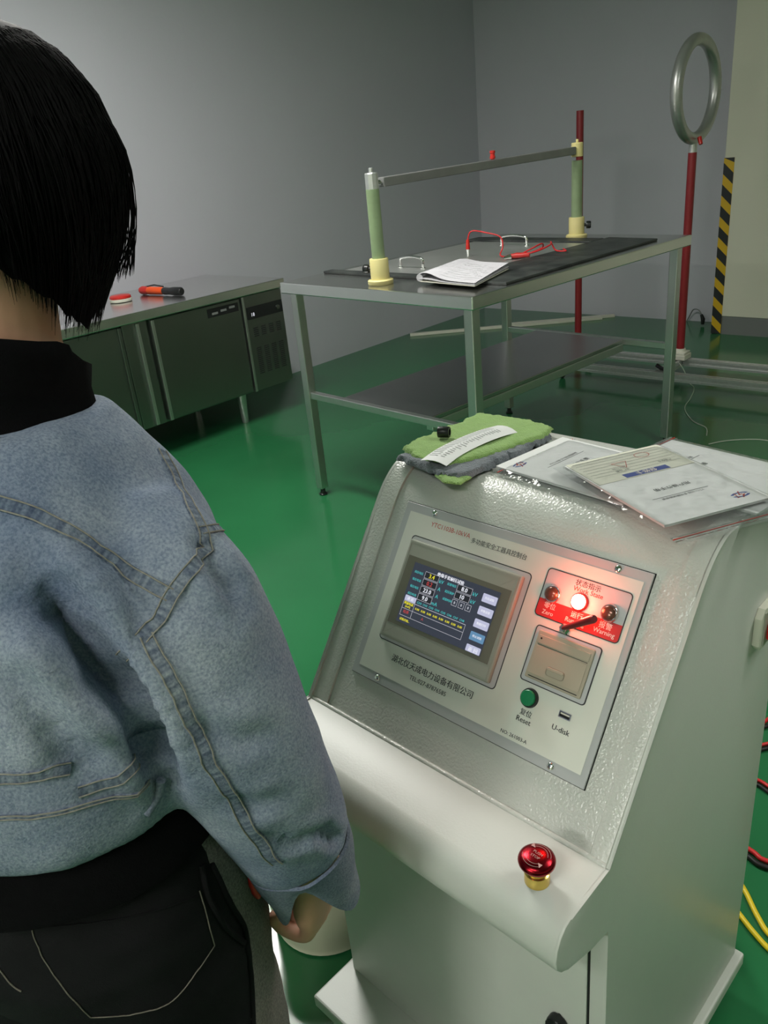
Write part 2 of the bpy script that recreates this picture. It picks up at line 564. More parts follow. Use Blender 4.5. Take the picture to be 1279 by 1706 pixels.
# hazard tape on the edge of the projecting wall
hz = thing('hazard_tape', 'yellow and black diagonal striped hazard tape on the wall edge', 'tape', ROOM @ T((2.262, -0.36, 0)))
bm = bmesh.new(); box(bm, -0.003, 0.066, -0.003, -0.0004, 0.004, 1.18)
obj('tape_strip', bm, M['tape_y'], hz)
k = 0
z = -0.06
while z < 1.18:
    # a parallelogram stripe, lower at the right
    def yy(x): return z + 0.055 - x * 0.95
    poly = [(-0.003, z + 0.06), (0.066, z - 0.005), (0.066, z + 0.065), (-0.003, z + 0.13)]
    poly = [(x, min(max(q, 0.004), 1.18)) for x, q in poly]
    if max(q for _, q in poly) - min(q for _, q in poly) > 0.02:
        bm = bmesh.new(); prism(bm, poly, -0.0042, -0.0030, 'xz')
        obj('black_stripe', bm, M['tape_k'], hz)
    z += 0.135

# light switch on the projecting wall
sw = thing('wall_switch', 'square white wall switch plate on the cream wall', 'switch', ROOM @ T((2.70, -0.36, 0.66)))
bm = bmesh.new(); box(bm, -0.043, 0.043, -0.010, -0.0002, -0.043, 0.043, 0.003); obj('switch_plate', bm, M['white'], sw, smooth=14)
bm = bmesh.new(); box(bm, -0.028, 0.028, -0.014, -0.0101, -0.028, 0.028, 0.002); obj('rocker', bm, M['paper'], sw, smooth=14)

# ceiling lamps; the last two are added fill light, out of view
for i, (lx, ly, ll, st) in enumerate(LAMPS):
    lt = thing('ceiling_lamp', ['long white ceiling lamp above the steel test table', 'long white ceiling lamp above the person and console', 'added fill lamp on the ceiling right of the console, brightening the back wall', 'added fill lamp on the ceiling near the front wall, brightening the console front'][i], 'lamp', ROOM @ T((lx, ly, CEIL)))
    bm = bmesh.new(); box(bm, -ll / 2 - 0.02, ll / 2 + 0.02, -0.17, 0.17, -0.06, -0.001, 0.005); obj('housing', bm, M['lampwhite'], lt, smooth=14)
    bm = bmesh.new(); box(bm, -ll / 2, ll / 2, -0.15, 0.15, -0.068, -0.061)
    obj('diffuser', bm, mat('lamp_diffuser', (0.8, 0.8, 0.8), 0.5, emit=(1.0, 0.985, 0.93), estr=st), lt)

# ------------------------------------------------------------------ control console
con = thing('control_console', 'light grey steel control console with sloping touch-screen instrument panel', 'console', CONS)
W_, ZJ, TILT = 0.5002, 0.7114, 0.9626
def Qp(t): return (t * cos(TILT), ZJ + t * sin(TILT))
nose = [(0.0, 0.617), (-0.040, 0.620), (-0.078, 0.636)]
for i in range(0, 9):
    a = rad(-120 - i * 150 / 8)          # round nose
    nose.append((-0.079 + 0.0295 * cos(a) - 0.000, 0.6805 + 0.0295 * sin(a)))
nose = [(0.0, 0.617), (-0.040, 0.621), (-0.086, 0.640), (-0.098, 0.647), (-0.106, 0.658), (-0.1085, 0.672), (-0.106, 0.687), (-0.099, 0.700), (-0.090, 0.708), (-0.080, 0.7114)]
LOW = [(0.0, 0.10)] + nose + [(0.0, ZJ), (0.455, ZJ), (0.455, 0.10)]
st_ = Qp(0.312)
top = [Qp(0), st_]
arc = []
A_, B_ = Vector(st_), Vector((0.250, 1.020))
C_ = Vector(Qp(0.368))
for i in range(1, 11):
    t = i / 10
    q = A_ * (1 - t) ** 2 + C_ * 2 * t * (1 - t) + B_ * t * t
    arc.append((q.x, q.y))
UP = top + arc + [(0.440, 1.020), (0.452, 1.016), (0.457, 1.004), (0.457, ZJ)]
UPIN = []
for (v, zz) in UP:                        # the sheet between the cheeks lies 3 mm lower
    UPIN.append((v, zz))
def inset(poly, d):
    out = []
    for i, (v, zz) in enumerate(poly):
        if i == 0: out.append((v + d, zz)); continue
        if i >= len(poly) - 1: out.append((v, zz)); continue
        a = Vector(poly[i + 1]) - Vector(poly[i - 1])
        n = Vector((a.y, -a.x)).normalized()
        out.append((v + d * n.x, zz + d * n.y))
    return out
UPIN = inset(UP, 0.0035)
bm = bmesh.new(); prism(bm, LOW, 0.003, W_ - 0.003); obj('lower_body', bm, M['powder2'], con, smooth=40)
bm = bmesh.new(); prism(bm, UPIN, 0.036, 0.4725); obj('upper_body', bm, M['powder'], con, smooth=40)
bm = bmesh.new(); prism(bm, UP, 0.003, 0.0352, bev=0.0015); obj('side_cheek', bm, M['powder'], con, smooth=40)
bm = bmesh.new(); prism(bm, UP, 0.4733, W_ - 0.003, bev=0.0015); obj('side_cheek', bm, M['powder'], con, smooth=40)
full = [(0.0, 0.10)] + nose + [(-0.002, ZJ + 0.0006)] + UP[1:-1] + [(0.459, 0.10)]
bm = bmesh.new(); prism(bm, full, -0.001, 0.0045, bev=0.0018); obj('side_panel', bm, M['powder2'], con, smooth=40)
bm = bmesh.new(); prism(bm, full, W_ - 0.0045, W_ + 0.001, bev=0.0018); obj('side_panel', bm, M['powder2'], con, smooth=40)
# fillet where ledge meets slope
bm = bmesh.new(); tube(bm, [(0.004, 0.0005, ZJ - 0.001), (W_ - 0.004, 0.0005, ZJ - 0.001)], 0.004, 10); obj('weld_bead', bm, M['powder'], con, smooth=60)
# front door with dark seam
bm = bmesh.new(); box(bm, 0.0165, 0.4785, -0.0012, 0.0, 0.158, 0.612); obj('door_seam', bm, M['darkvoid'], con)
dr = obj('front_door', (lambda b: (box(b, 0.0190, 0.4760, -0.0035, -0.0005, 0.1605, 0.612, 0.001), b)[1])(bmesh.new()), M['powder2'], con, smooth=14)
bm = bmesh.new(); prism(bm, rrect(0.4245, 0.4515, 0.270, 0.409, 0.0125, 6), -0.017, -0.0036, 'xz', 0.003); obj('door_handle', bm, M['blackp'], dr, smooth=40)['label'] = 'black oblong flush door handle'
# base tray
bm = bmesh.new(); box(bm, -0.018, W_ + 0.014, -0.084, 0.470, 0.072, 0.0998, 0.004); obj('base_tray', bm, M['powder2'], con, smooth=14)
for cu, cv in ((0.03, -0.045), (W_ - 0.03, -0.045), (0.03, 0.42), (W_ - 0.03, 0.42)):
    bm = bmesh.new(); box(bm, cu - 0.022, cu + 0.022, cv - 0.02, cv + 0.02, 0.066, 0.0718); box(bm, cu - 0.016, cu - 0.012, cv - 0.012, cv + 0.012, 0.022, 0.066); box(bm, cu + 0.012, cu + 0.016, cv - 0.012, cv + 0.012, 0.022, 0.066)
    cs = obj('caster', bm, M['alu'], con)
    bm = bmesh.new(); lathe(bm, [(0.006, -0.010), (0.024, -0.010), (0.026, -0.006), (0.026, 0.006), (0.024, 0.010), (0.006, 0.010)], 20, (cu, cv, 0.0262), 'x'); obj('wheel', bm, M['blackp'], cs, smooth=40)

# instrument plate frame: x along width, y up the slope, z out of the slope
PM = Matrix(((1, 0, 0, 0), (0, cos(TILT), -sin(TILT), 0), (0, sin(TILT), cos(TILT), ZJ), (0, 0, 0, 1)))
H0 = -0.0035
plate = obj('instrument_plate', (lambda b: (box(b, 0.0600, 0.4440, 0.0640, 0.3240, H0, 0.0002, 0.0006, 1), b)[1])(bmesh.new()), M['plate'], con, PM)
bm = bmesh.new(); box(bm, 0.0590, 0.4450, 0.0630, 0.3250, H0, -0.0022); obj('plate_shadow_gap', bm, M['darkvoid'], plate)
bm = bmesh.new(); box(bm, 0.0710, 0.4355, 0.0775, 0.3115, 0.0002, 0.0009); obj('label_film', bm, M['film'], plate)
FZ = 0.00105
def screw(x, y):
    b = bmesh.new(); lathe(b, [(0.0048, 0), (0.0046, 0.0012), (0.0032, 0.0022), (0, 0.0026)], 16, (x, y, 0.0002))
    s = obj('screw', b, M['chrome'], plate, smooth=50)
for p in ((0.1133, 0.3175), (0.4004, 0.3175), (0.110, 0.0708), (0.3975, 0.0708)):
    screw(*p)
# printing on the film
def letter(parent, m, *a, **k):
    b_ = bmesh.new(); put_text(b_, *a, **k)
    return obj('lettering', b_, M[m], parent)
letter(plate, 'printred', 'YTC1103B-10kVA', 0.1495, 0.3020, FZ, 0.070)
letter(plate, 'print', '多功能安全工器具控制台', 0.2335, 0.2975, FZ, 0.090, bold=0.008)
letter(plate, 'print', '湖北仪天成电力设备有限公司', 0.1955, 0.1070, FZ, 0.143, bold=0.010)
letter(plate, 'print', 'TEL:027-87876585', 0.1955, 0.0925, FZ, 0.0645, bold=0.006)
letter(plate, 'print', '复位', 0.3461, 0.1158, FZ, 0.0165, bold=0.012)
letter(plate, 'print', 'Reset', 0.3461, 0.1064, FZ, 0.0205, bold=0.012)
letter(plate, 'print', 'U-disk', 0.3957, 0.1150, FZ, 0.0235, bold=0.012)
letter(plate, 'print', 'NO: 261003-A', 0.3400, 0.0835, FZ, 0.0385, bold=0.010)
# status block
stb = obj('status_panel', (lambda b: (prism(b, rrect(0.3140, 0.4285, 0.2335, 0.2945, 0.005), 0.0009, 0.0013, 'xy'), b)[1])(bmesh.new()), M['statusgrey'], con, PM)
bm = bmesh.new()
prism(bm, [(0.3145, 0.2555)] + [(0.3195 + 0.005 * cos(rad(a)), 0.2389 + 0.005 * sin(rad(a))) for a in range(180, 271, 18)] + [(0.4230 + 0.005 * cos(rad(a)), 0.2389 + 0.005 * sin(rad(a))) for a in range(270, 361, 18)] + [(0.4280, 0.2555)], 0.0013, 0.0015, 'xy')
obj('red_band', bm, M['statusred'], stb)
bm = bmesh.new(); ring_plate(bm, rrect(0.3135, 0.4290, 0.2330, 0.2950, 0.0055), rrect(0.3147, 0.4278, 0.2342, 0.2938, 0.0045), 0.0009, 0.00165); obj('outline', bm, M['print'], stb)
sz = 0.0016
letter(stb, 'print', '状态指示', 0.3715, 0.2878, sz, 0.034, bold=0.008)
letter(stb, 'printred', 'Work State', 0.3740, 0.2800, sz, 0.040, bold=0.008)
for s, x, w in (('零位', 0.3315, 0.016), ('运行', 0.3695, 0.016), ('报警', 0.4080, 0.017)):
    letter(stb, 'printwhite', s, x, 0.2492, sz, w, bold=0.008)
for s, x, w in (('Zero', 0.3312, 0.0155), ('Running', 0.3695, 0.026), ('Warning', 0.4085, 0.028)):
    letter(stb, 'printwhite', s, x, 0.2403, sz, w, bold=0.008)
# indicator lamps
for i, (x, y) in enumerate(((0.3304, 0.2643), (0.3679, 0.2655), (0.4085, 0.2648))):
    bm = bmesh.new(); lathe(bm, [(0.0112, 0.0013), (0.0112, 0.004), (0.0100, 0.0055), (0.0090, 0.0055)], 28, (x, y, 0))
    lp = obj('indicator_lamp', bm, M['chrome'] if i != 1 else M['statusred'], con, PM, smooth=40)
    bm = bmesh.new(); lathe(bm, [(0.0090, 0.0050), (0.0088, 0.0070), (0.0065, 0.0088), (0.0030, 0.0096), (0, 0.0098)], 28, (x, y, 0))
    ln = obj('lens', bm, M['lampon'] if i == 1 else M['lampglass'], lp, smooth=60)
    lp['label'] = ['unlit zero-position indicator lamp', 'glowing red running indicator lamp', 'unlit warning indicator lamp'][i]
    if i == 1:
        ln.data.materials[0] = M['lampcore']
gl = bpy.data.lights.new('lamp_glow', 'POINT'); gl.energy = 0.26; gl.color = (1, 0.10, 0.05); gl.shadow_soft_size = 0.010
go = bpy.data.objects.new('lamp_glow', gl); link(go, con); go.matrix_local = PM @ T((0.3679, 0.2655, 0.024))
# toggle lever
bm = bmesh.new(); lathe(bm, [(0.0070, 0.0009), (0.0070, 0.004), (0.0050, 0.006), (0.0050, 0.010), (0.0035, 0.011)], 6, (0.3612, 0.2290, 0))
tg = obj('toggle_switch', bm, M['chrome'], con, PM, smooth=14)
bm = bmesh.new()
p0, p1 = Vector((0.3612, 0.2290, 0.009)), Vector((0.3612 + 0.0445, 0.2290 + 0.0245, 0.030))
tube(bm, [p0, p0.lerp(p1, .15), p0.lerp(p1, .3), p0.lerp(p1, .95), p1], [0.0026, 0.0032, 0.0040, 0.0052, 0.0042], 12)
obj('lever', bm, M['lever'], tg, smooth=50)['label'] = 'dark red toggle lever'
# thermal printer
prn = obj('printer_panel', (lambda b: (prism(b, rrect(0.3240, 0.4135, 0.1525, 0.2225, 0.004), 0.0009, 0.0022, 'xy'), b)[1])(bmesh.new()), M['statusgrey'], con, PM)
bm = bmesh.new(); ring_plate(bm, rrect(0.3233, 0.4142, 0.1518, 0.2232, 0.0046), rrect(0.3245, 0.4130, 0.1530, 0.2220, 0.0036), 0.0009, 0.0024); obj('outline', bm, M['print'], prn)
bm = bmesh.new(); prism(bm, rrect(0.3300, 0.4075, 0.1575, 0.2180, 0.002, 3), 0.0022, 0.0058, 'xy', 0.0012); obj('printer_face', bm, M['printer'], prn, smooth=14)
bm = bmesh.new(); box(bm, 0.3335, 0.4045, 0.2020, 0.2125, 0.0058, 0.0070, 0.0006); obj('paper_slot_cover', bm, M['printer'], prn, smooth=14)
bm = bmesh.new(); box(bm, 0.3345, 0.4035, 0.2003, 0.2009, 0.0056, 0.0061); box(bm, 0.3350, 0.4030, 0.1602, 0.1612, 0.0056, 0.0061); obj('paper_slot', bm, M['darkvoid'], prn)['kind'] = 'stuff'
bm = bmesh.new(); box(bm, 0.3335, 0.4040, 0.1640, 0.1990, 0.0058, 0.0066, 0.0004); obj('printer_door', bm, M['printer'], prn, smooth=14)
bm = bmesh.new(); ring_plate(bm, rrect(0.3560, 0.3815, 0.1685, 0.1800, 0.004), rrect(0.3570, 0.3805, 0.1692, 0.1792, 0.0034), 0.0066, 0.0073); obj('pull_recess', bm, M['printer2'], prn)
bm = bmesh.new(); prism(bm, rrect(0.3572, 0.3803, 0.1755, 0.1792, 0.0015, 3), 0.0066, 0.0086, 'xy', 0.0006); obj('pull_tab', bm, M['printer'], prn, smooth=14)
bm = bmesh.new(); lathe(bm, [(0.0012, 0.0070), (0.0012, 0.0075), (0, 0.0076)], 12, (0.3375, 0.2085, 0)); obj('printer_led', bm, M['darkvoid'], prn)
# reset button and usb socket
bm = bmesh.new(); lathe(bm, [(0.0122, 0.0009), (0.0122, 0.0022), (0.0112, 0.0050), (0.0098, 0.0050)], 28, (0.3446, 0.1345, 0)); rb = obj('reset_button', bm, M['blackp'], con, PM, smooth=40)
bm = bmesh.new(); lathe(bm, [(0.0099, 0.0045), (0.0099, 0.0068), (0.0088, 0.0078), (0, 0.0081)], 28, (0.3446, 0.1345, 0)); obj('button_cap', bm, M['greenbtn'], rb, smooth=40)['label'] = 'round green button cap'
bm = bmesh.new(); ring_plate(bm, rrect(0.3872, 0.4032, 0.1288, 0.1368, 0.0006, 2), rrect(0.3884, 0.4020, 0.1300, 0.1356, 0.0004, 2), 0.0009, 0.0022); ub = obj('usb_socket', bm, M['chrome'], con, PM)
bm = bmesh.new(); flat_rect(bm, 0.3883, 0.4021, 0.1299, 0.1357, 0.0011); obj('socket_hole', bm, M['darkvoid'], ub)
bm = bmesh.new(); box(bm, 0.3892, 0.4012, 0.1330, 0.1348, 0.0011, 0.0019); obj('socket_tongue', bm, M['white'], ub)

# touch screen
tsc = obj('touch_screen', (lambda b: (prism(b, rrect(0.0935, 0.2860, 0.1300, 0.2735, 0.002, 3), 0.0009, 0.0085, 'xy', 0.0022), b)[1])(bmesh.new()), M['bezel'], con, PM, smooth=14)
bm = bmesh.new(); ring_plate(bm, rrect(0.0893, 0.2945, 0.1243, 0.2800, 0.006), rrect(0.0905, 0.2933, 0.1255, 0.2788, 0.005), 0.0009, 0.00125); obj('outline', bm, M['print'], plate)
bm = bmesh.new(); prism(bm, rrect(0.0906, 0.2932, 0.1256, 0.2787, 0.005), 0.0008, 0.00115, 'xy'); obj('screen_surround', bm, M['statusgrey'], plate)
bm = bmesh.new(); ring_plate(bm, rrect(0.0975, 0.2820, 0.1340, 0.2695, 0.001, 2), rrect(0.0983, 0.2812, 0.1348, 0.2687, 0.001, 2), 0.0085, 0.0089); obj('bezel_rim', bm, M['bezel'], tsc)
SZ = 0.0090
bm = bmesh.new(); box(bm, 0.1010, 0.2775, 0.1520, 0.2510, 0.0084, SZ); obj('screen_glass', bm, M['screenglass'], tsc)
DX0, DX1, DY0, DY1 = 0.1155, 0.2640, 0.1575, 0.2440
bm = bmesh.new(); flat_rect(bm, DX0, DX1, DY0, DY1, SZ + 0.0003); obj('display', bm, M['display'], tsc)['label'] = 'lit dark blue display'
def dx(a): return DX0 + a * (DX1 - DX0)
def dy(b): return DY1 - b * (DY1 - DY0)
def field(*a):
    b_ = bmesh.new(); flat_rect(b_, *a); obj('screen_field', b_, M['px_dark'], tsc)
L1, L2, L3 = SZ + 0.0005, SZ + 0.0007, SZ + 0.0009
w1, cy, ye, re, lnn = [bmesh.new() for _ in range(5)]
put_text(w1, '绝缘手套耐压试验', dx(0.45), dy(0.06), L2, 0.046, bold=0.03)
for i, (lab, val, un, c) in enumerate((('高压电压', '3.4', 'kV', ye), ('低压电流', '0.2', 'A', re), ('低压电压', '23.0', 'A', w1), ('高压电流', '9.0', 'mA', w1))):
    b = 0.138 + 0.121 * i
    put_text(cy, lab, dx(0.085), dy(b + 0.005), L2, 0.0155, bold=0.02)
    field(dx(0.16), dx(0.325), dy(b + 0.052), dy(b - 0.052), L1)
    frame_line(lnn, dx(0.158), dx(0.327), dy(b + 0.054), dy(b - 0.054), L2, 0.0005)
    put_text(c, val, dx(0.243), dy(b), L2, h=0.0058, bold=0.02)
    put_text(cy, un, dx(0.365), dy(b + 0.02), L2, h=0.0050, bold=0.01)
for i, (lab, val) in enumerate((('设置电压', '8.0'), ('起压保护', '10'), ('试验时间', None))):
    b = 0.148 + 0.121 * i
    put_text(cy, lab, dx(0.485), dy(b), L2, 0.0155, bold=0.02)
    if val:
        field(dx(0.55), dx(0.715), dy(b + 0.052), dy(b - 0.052), L1)
        frame_line(lnn, dx(0.548), dx(0.717), dy(b + 0.054), dy(b - 0.054), L2, 0.0005)
        put_text(w1, val, dx(0.632), dy(b), L2, h=0.0058, bold=0.02)
        put_text(cy, 'kV', dx(0.755), dy(b + 0.01), L2, h=0.0050, bold=0.01)
    else:
        for j in range(3):
            x = 0.572 + 0.078 * j
            frame_line(lnn, dx(x - 0.03), dx(x + 0.03), dy(b + 0.05), dy(b - 0.05), L2, 0.0005)
            put_text(w1, '0', dx(x), dy(b), L2, h=0.0035)
for i, s in enumerate(('升压试验', '参数设置', '数据打印', '停止试验', '返 回')):
    b = 0.15 + 0.2 * i
    obj('screen_button', (lambda q: (prism(q, rrect(dx(0.835), dx(0.99), dy(min(b + 0.068, 0.995)), dy(b - 0.062), 0.0012, 3), L1, L2, 'xy'), q)[1])(bmesh.new()), M['px_blue' if i == 3 else 'px_button'], tsc)
    put_text(w1, s, dx(0.912), dy(b), L3, 0.0145, bold=0.02)
obj('screen_button', (lambda q: (prism(q, rrect(dx(0.02), dx(0.155), dy(0.635), dy(0.545), 0.001, 3), L1, L2, 'xy'), q)[1])(bmesh.new()), M['px_button'], tsc)
put_text(w1, '通 道', dx(0.088), dy(0.59), L3, 0.011, bold=0.02)
flat_rect(lnn, dx(0.02), dx(0.76), dy(0.644), dy(0.638), L2)
put_text(ye, '泄漏电流', dx(0.085), dy(0.672), L2, 0.0165, bold=0.04); put_text(ye, '(mA)', dx(0.085), dy(0.728), L2, 0.0090, bold=0.02)
put_text(re, '结果', dx(0.085), dy(0.81), L2, 0.010, bold=0.02)
frame_line(lnn, dx(0.02), dx(0.76), dy(0.885), dy(0.640), L2, 0.0005)
for b in (0.765,):
    flat_rect(lnn, dx(0.02), dx(0.76), dy(b + 0.003), dy(b - 0.003), L2)
flat_rect(lnn, dx(0.153), dx(0.157), dy(0.885), dy(0.64), L2)
for i in range(8):
    put_text(cy, 'CH%d' % (i + 1), dx(0.20 + 0.0725 * i), dy(0.60), L2, 0.0078, bold=0.02)
    put_text(ye, '0.00', dx(0.20 + 0.0725 * i), dy(0.705), L2, 0.0072, bold=0.02)
put_text(re, 'A', dx(0.29), dy(0.82), L2, h=0.004)
put_text(ye, '试验开始...', dx(0.10), dy(0.94), L2, 0.0185, bold=0.03)
for nm, b, m in (('screen_lines', lnn, 'px_line'), ('white_screen_text', w1, 'px_white'), ('cyan_screen_text', cy, 'px_cyan'), ('yellow_screen_text', ye, 'px_yellow'), ('red_screen_text', re, 'px_red')):
    obj(nm, b, M[m], tsc)['kind'] = 'stuff'

# emergency stop
ES = Vector((0.447, -0.062))
bm = bmesh.new(); lathe(bm, [(0.0140, ZJ), (0.0140, ZJ + 0.014), (0.0120, ZJ + 0.015), (0.0120, ZJ + 0.022)], 32, (ES.x, ES.y, 0)); es_ = obj('emergency_stop', bm, M['gold'], con, smooth=40)
bm = bmesh.new(); lathe(bm, [(0.0120, ZJ + 0.021), (0.0165, ZJ + 0.0225), (0.0200, ZJ + 0.0275), (0.0205, ZJ + 0.0305), (0.0195, ZJ + 0.0335), (0.0165, ZJ + 0.0360), (0.008, ZJ + 0.0372), (0, ZJ + 0.0375)], 40, (ES.x, ES.y, 0)); obj('stop_button_head', bm, M['estop'], es_, smooth=50)['label'] = 'red metallic mushroom head'
bm = bmesh.new()
put_text(bm, 'PUSH', ES.x, ES.y + 0.0028, ZJ + 0.0378, 0.0110, bold=-0.004); put_text(bm, 'STOP', ES.x, ES.y - 0.0028, ZJ + 0.0378, 0.0110, bold=-0.004)
for a0 in (20, 200):
    pts = [(ES.x + 0.0135 * cos(rad(a)), ES.y + 0.0135 * sin(rad(a))) for a in range(a0, a0 + 115, 8)]
    for i in range(len(pts) - 1):
        for rr in (0.88, 1.12):
            q = [(ES.x + (p[0] - ES.x) * k_, ES.y + (p[1] - ES.y) * k_) for k_ in (rr - 0.014, rr + 0.014) for p in (pts[i], pts[i + 1])]
            zz = ZJ + 0.0376 - 0.0008 * (rr > 1)
            bm.faces.new([bm.verts.new((x, y, zz)) for x, y in (q[0], q[1], q[3], q[2])])
    e = pts[-1]
    t_ = Vector((-(e[1] - ES.y), e[0] - ES.x)).normalized(); n_ = Vector((e[0] - ES.x, e[1] - ES.y)).normalized()
    tri = [Vector(e) + n_ * 0.0034, Vector(e) + t_ * 0.0042, Vector(e) - n_ * 0.0034]
    bm.faces.new([bm.verts.new((p.x, p.y, ZJ + 0.0372)) for p in tri])
obj('stop_lettering', bm, M['estop_print'], es_)['kind'] = 'stuff'
# socket on the right side of the console
bm = bmesh.new(); prism(bm, [(0.357, 0.808), (0.357, 0.850), (0.366, 0.862), (0.415, 0.862), (0.424, 0.852), (0.424, 0.800), (0.364, 0.800)], W_ + 0.001, W_ + 0.011, 'yz', 0.0015); sk = obj('power_socket', bm, M['white'], con, smooth=14)
bm = bmesh.new(); box(bm, W_ + 0.011, W_ + 0.0125, 0.366, 0.418, 0.806, 0.856); obj('socket_face', bm, M['bezel'], sk)
bm = bmesh.new(); box(bm, W_ + 0.0125, W_ + 0.019, 0.374, 0.404, 0.812, 0.836, 0.002); obj('rocker', bm, M['redplastic'], sk, smooth=14)['label'] = 'red rocker switch'

# ------------------------------------------------------------------ things lying on the console
ZT = 1.0205
def sheet(name, corners, z, m, label, cat, th=0.0012, group=None):
    bm_ = bmesh.new(); prism(bm_, corners, z, z + th, 'xy')
    return tag(obj(name, bm_, m, None, CONS), label, cat, group)

def in_frame(c, ang):
    return T((c[0], c[1], 0)) @ Matrix.Rotation(ang, 4, 'Z')

def logo(dst_blue, dst_red, x, y, z, w):
    """blue broken oval crossed by a red lightning stroke"""
    for a0, a1 in ((20, 165), (195, 340)):
        P = [(x + w / 2 * cos(rad(a)), y + w * 0.24 * sin(rad(a))) for a in range(a0, a1, 12)]
        Q_ = [(x + w * 0.34 * cos(rad(a)), y + w * 0.15 * sin(rad(a))) for a in range(a0, a1, 12)]
        for i in range(len(P) - 1):
            dst_blue.faces.new([dst_blue.verts.new((p[0], p[1], z)) for p in (P[i], P[i + 1], Q_[i + 1], Q_[i])])
    for pts in ([(-.28, -.02), (.02, .30), (.10, .30), (-.10, .02)], [(-.16, -.02), (.08, .04), (.12, 0), (-.10, -.06)], [(.10, .02), (.00, -.02), (-.18, -.34), (-.10, -.34)], [(.14, .22), (.36, .26), (.34, .20), (.16, .16)], [(.30, .22), (.20, -.26), (.14, -.22), (.25, .22)]):
        dst_red.faces.new([dst_red.verts.new((x + px * w, y + py * w, z)) for px, py in pts])

def manual(label, c, ang, z, lines=True, overhang=None):
    """A5 manual; local x across the page, y towards its top"""
    m_ = CONS @ in_frame(c, ang) @ T((0, 0, z))
    e = thing('manual', label, 'manual', m_, 'user manuals on the console')
    b = bmesh.new(); box(b, -0.074, 0.074, -0.105, 0.105, 0, 0.0028); obj('pages', b, M['paper'], e)
    b = bmesh.new(); box(b, -0.0743, 0.0743, -0.1053, 0.1053, 0.0028, 0.0032); obj('cover', b, M['paper'], e)
    bl, rd, tx = bmesh.new(), bmesh.new(), bmesh.new()
    logo(bl, rd, -0.050, 0.082, 0.0034, 0.026)
    put_text(tx, '用户操作手册', 0.0, 0.022, 0.0034, 0.052, bold=0.01)
    put_text(tx, 'YTC1103B 多功能试验装置', 0.004, 0.048, 0.0034, 0.060, bold=0.005)
    flat_rect(tx, -0.036, 0.044, 0.0425, 0.0435, 0.0034)
    obj('blue_print', bl, M['printblue'], e); obj('red_print', rd, M['printred'], e); obj('black_print', tx, M['print'], e)
    return e

def zip_bag(label, c, ang, z, w, l, thick, zip_end=-1, droop=0.0, seed=0):
    m_ = CONS @ in_frame(c, ang) @ T((0, 0, z))
    e = thing('zip_bag', label, 'bag', m_, 'clear zip bags on the console')
    b = bmesh.new()
    nx, ny = 22, 30
    for side in (0, 1):
        V = []
        for j in range(ny + 1):
            row = []
            for i in range(nx + 1):
                x = -w / 2 + w * i / nx; y = -l / 2 + l * j / ny
                ed = min(i, nx - i) / nx * 2; ed2 = min(j, ny - j) / ny * 2
                p = min(1, ed * 5) * min(1, ed2 * 6)
                wv = noise.noise(Vector((x * 28, y * 18, seed * 3.1 + side))) * 0.0012 + noise.noise(Vector((x * 70, y * 40, seed))) * 0.0004
                zz = (0.0003 + (thick + abs(wv)) * p) if side else (0.0001)
                if droop and y < -l / 2 + 0.05:
                    zz += 0
                row.append(b.verts.new((x, y, zz)))
            V.append(row)
        for j in range(ny):
            for i in range(nx):
                b.faces.new((V[j][i], V[j][i + 1], V[j + 1][i + 1], V[j + 1][i]))
    obj('film', b, M['clear'], e, smooth=180)
    b = bmesh.new()
    ye_ = zip_end * (l / 2 - 0.010)
    box(b, -w / 2, w / 2, ye_ - 0.0005, ye_ + 0.0005, 0.0012, 0.0022)
    obj('zip_line', b, M['printred'], e)['label'] = 'thin red zip line'
    b = bmesh.new()
    box(b, -w / 2, w / 2, ye_ - 0.0050, ye_ - 0.0035, 0.001, 0.0024); box(b, -w / 2, w / 2, ye_ + 0.0035, ye_ + 0.0050, 0.001, 0.0024)
    obj('zip_rib', b, M['clear'], e)
    return e

# A (left, partly covered), C (right rear), B (front right, on top)
aA = rad(90 - 8)
manual('user manual half hidden beside the green towel', (0.272, 0.330), rad(90 - 6), ZT + 0.001)
zip_bag('clear zip bag around the manual beside the green towel', (0.276, 0.327), rad(90 - 6), ZT, 0.168, 0.212, 0.0055, 1, seed=1)
manual('user manual at the rear right corner of the console top', (0.420, 0.376), rad(90 - 8), ZT + 0.0078)
zip_bag('clear zip bag around the manual at the rear right corner', (0.424, 0.380), rad(90 - 8), ZT + 0.0066, 0.172, 0.250, 0.0055, 1, seed=2)
aB = math.atan2(-0.092, 0.185) - PI / 2
manual('user manual lying frontmost and topmost at the console corner', (0.388, 0.305), aB, ZT + 0.0148)
cd = thing('warranty_card', 'cream printed card with blue block lying on the frontmost manual', 'card', CONS @ in_frame((0.388, 0.305), aB) @ T((0.0, -0.066, ZT + 0.0182)))
b = bmesh.new(); box(b, -0.072, 0.072, -0.040, 0.040, 0, 0.0006); obj('card_sheet', b, M['card'], cd)
b = bmesh.new(); box(b, -0.036, 0.030, 0.027, 0.0385, 0.0006, 0.0009); obj('blue_block', b, M['printblue'], cd)
b = bmesh.new(); put_text(b, '保修卡', -0.003, 0.0328, 0.0011, 0.030, bold=0.02); obj('white_print', b, M['printwhite'], cd)
b = bmesh.new()
for i in range(7):
    flat_rect(b, -0.066, 0.066, 0.019 - i * 0.0088, 0.0195 - i * 0.0088, 0.0008)
put_text(b, '产品型号', -0.045, 0.0145, 0.0008, 0.020); put_text(b, '出厂日期', 0.020, 0.0145, 0.0008, 0.020); put_text(b, '2024.11.06', 0.020, 0.0058, 0.0008, 0.020)
obj('black_print', b, M['print'], cd)
b = bmesh.new()
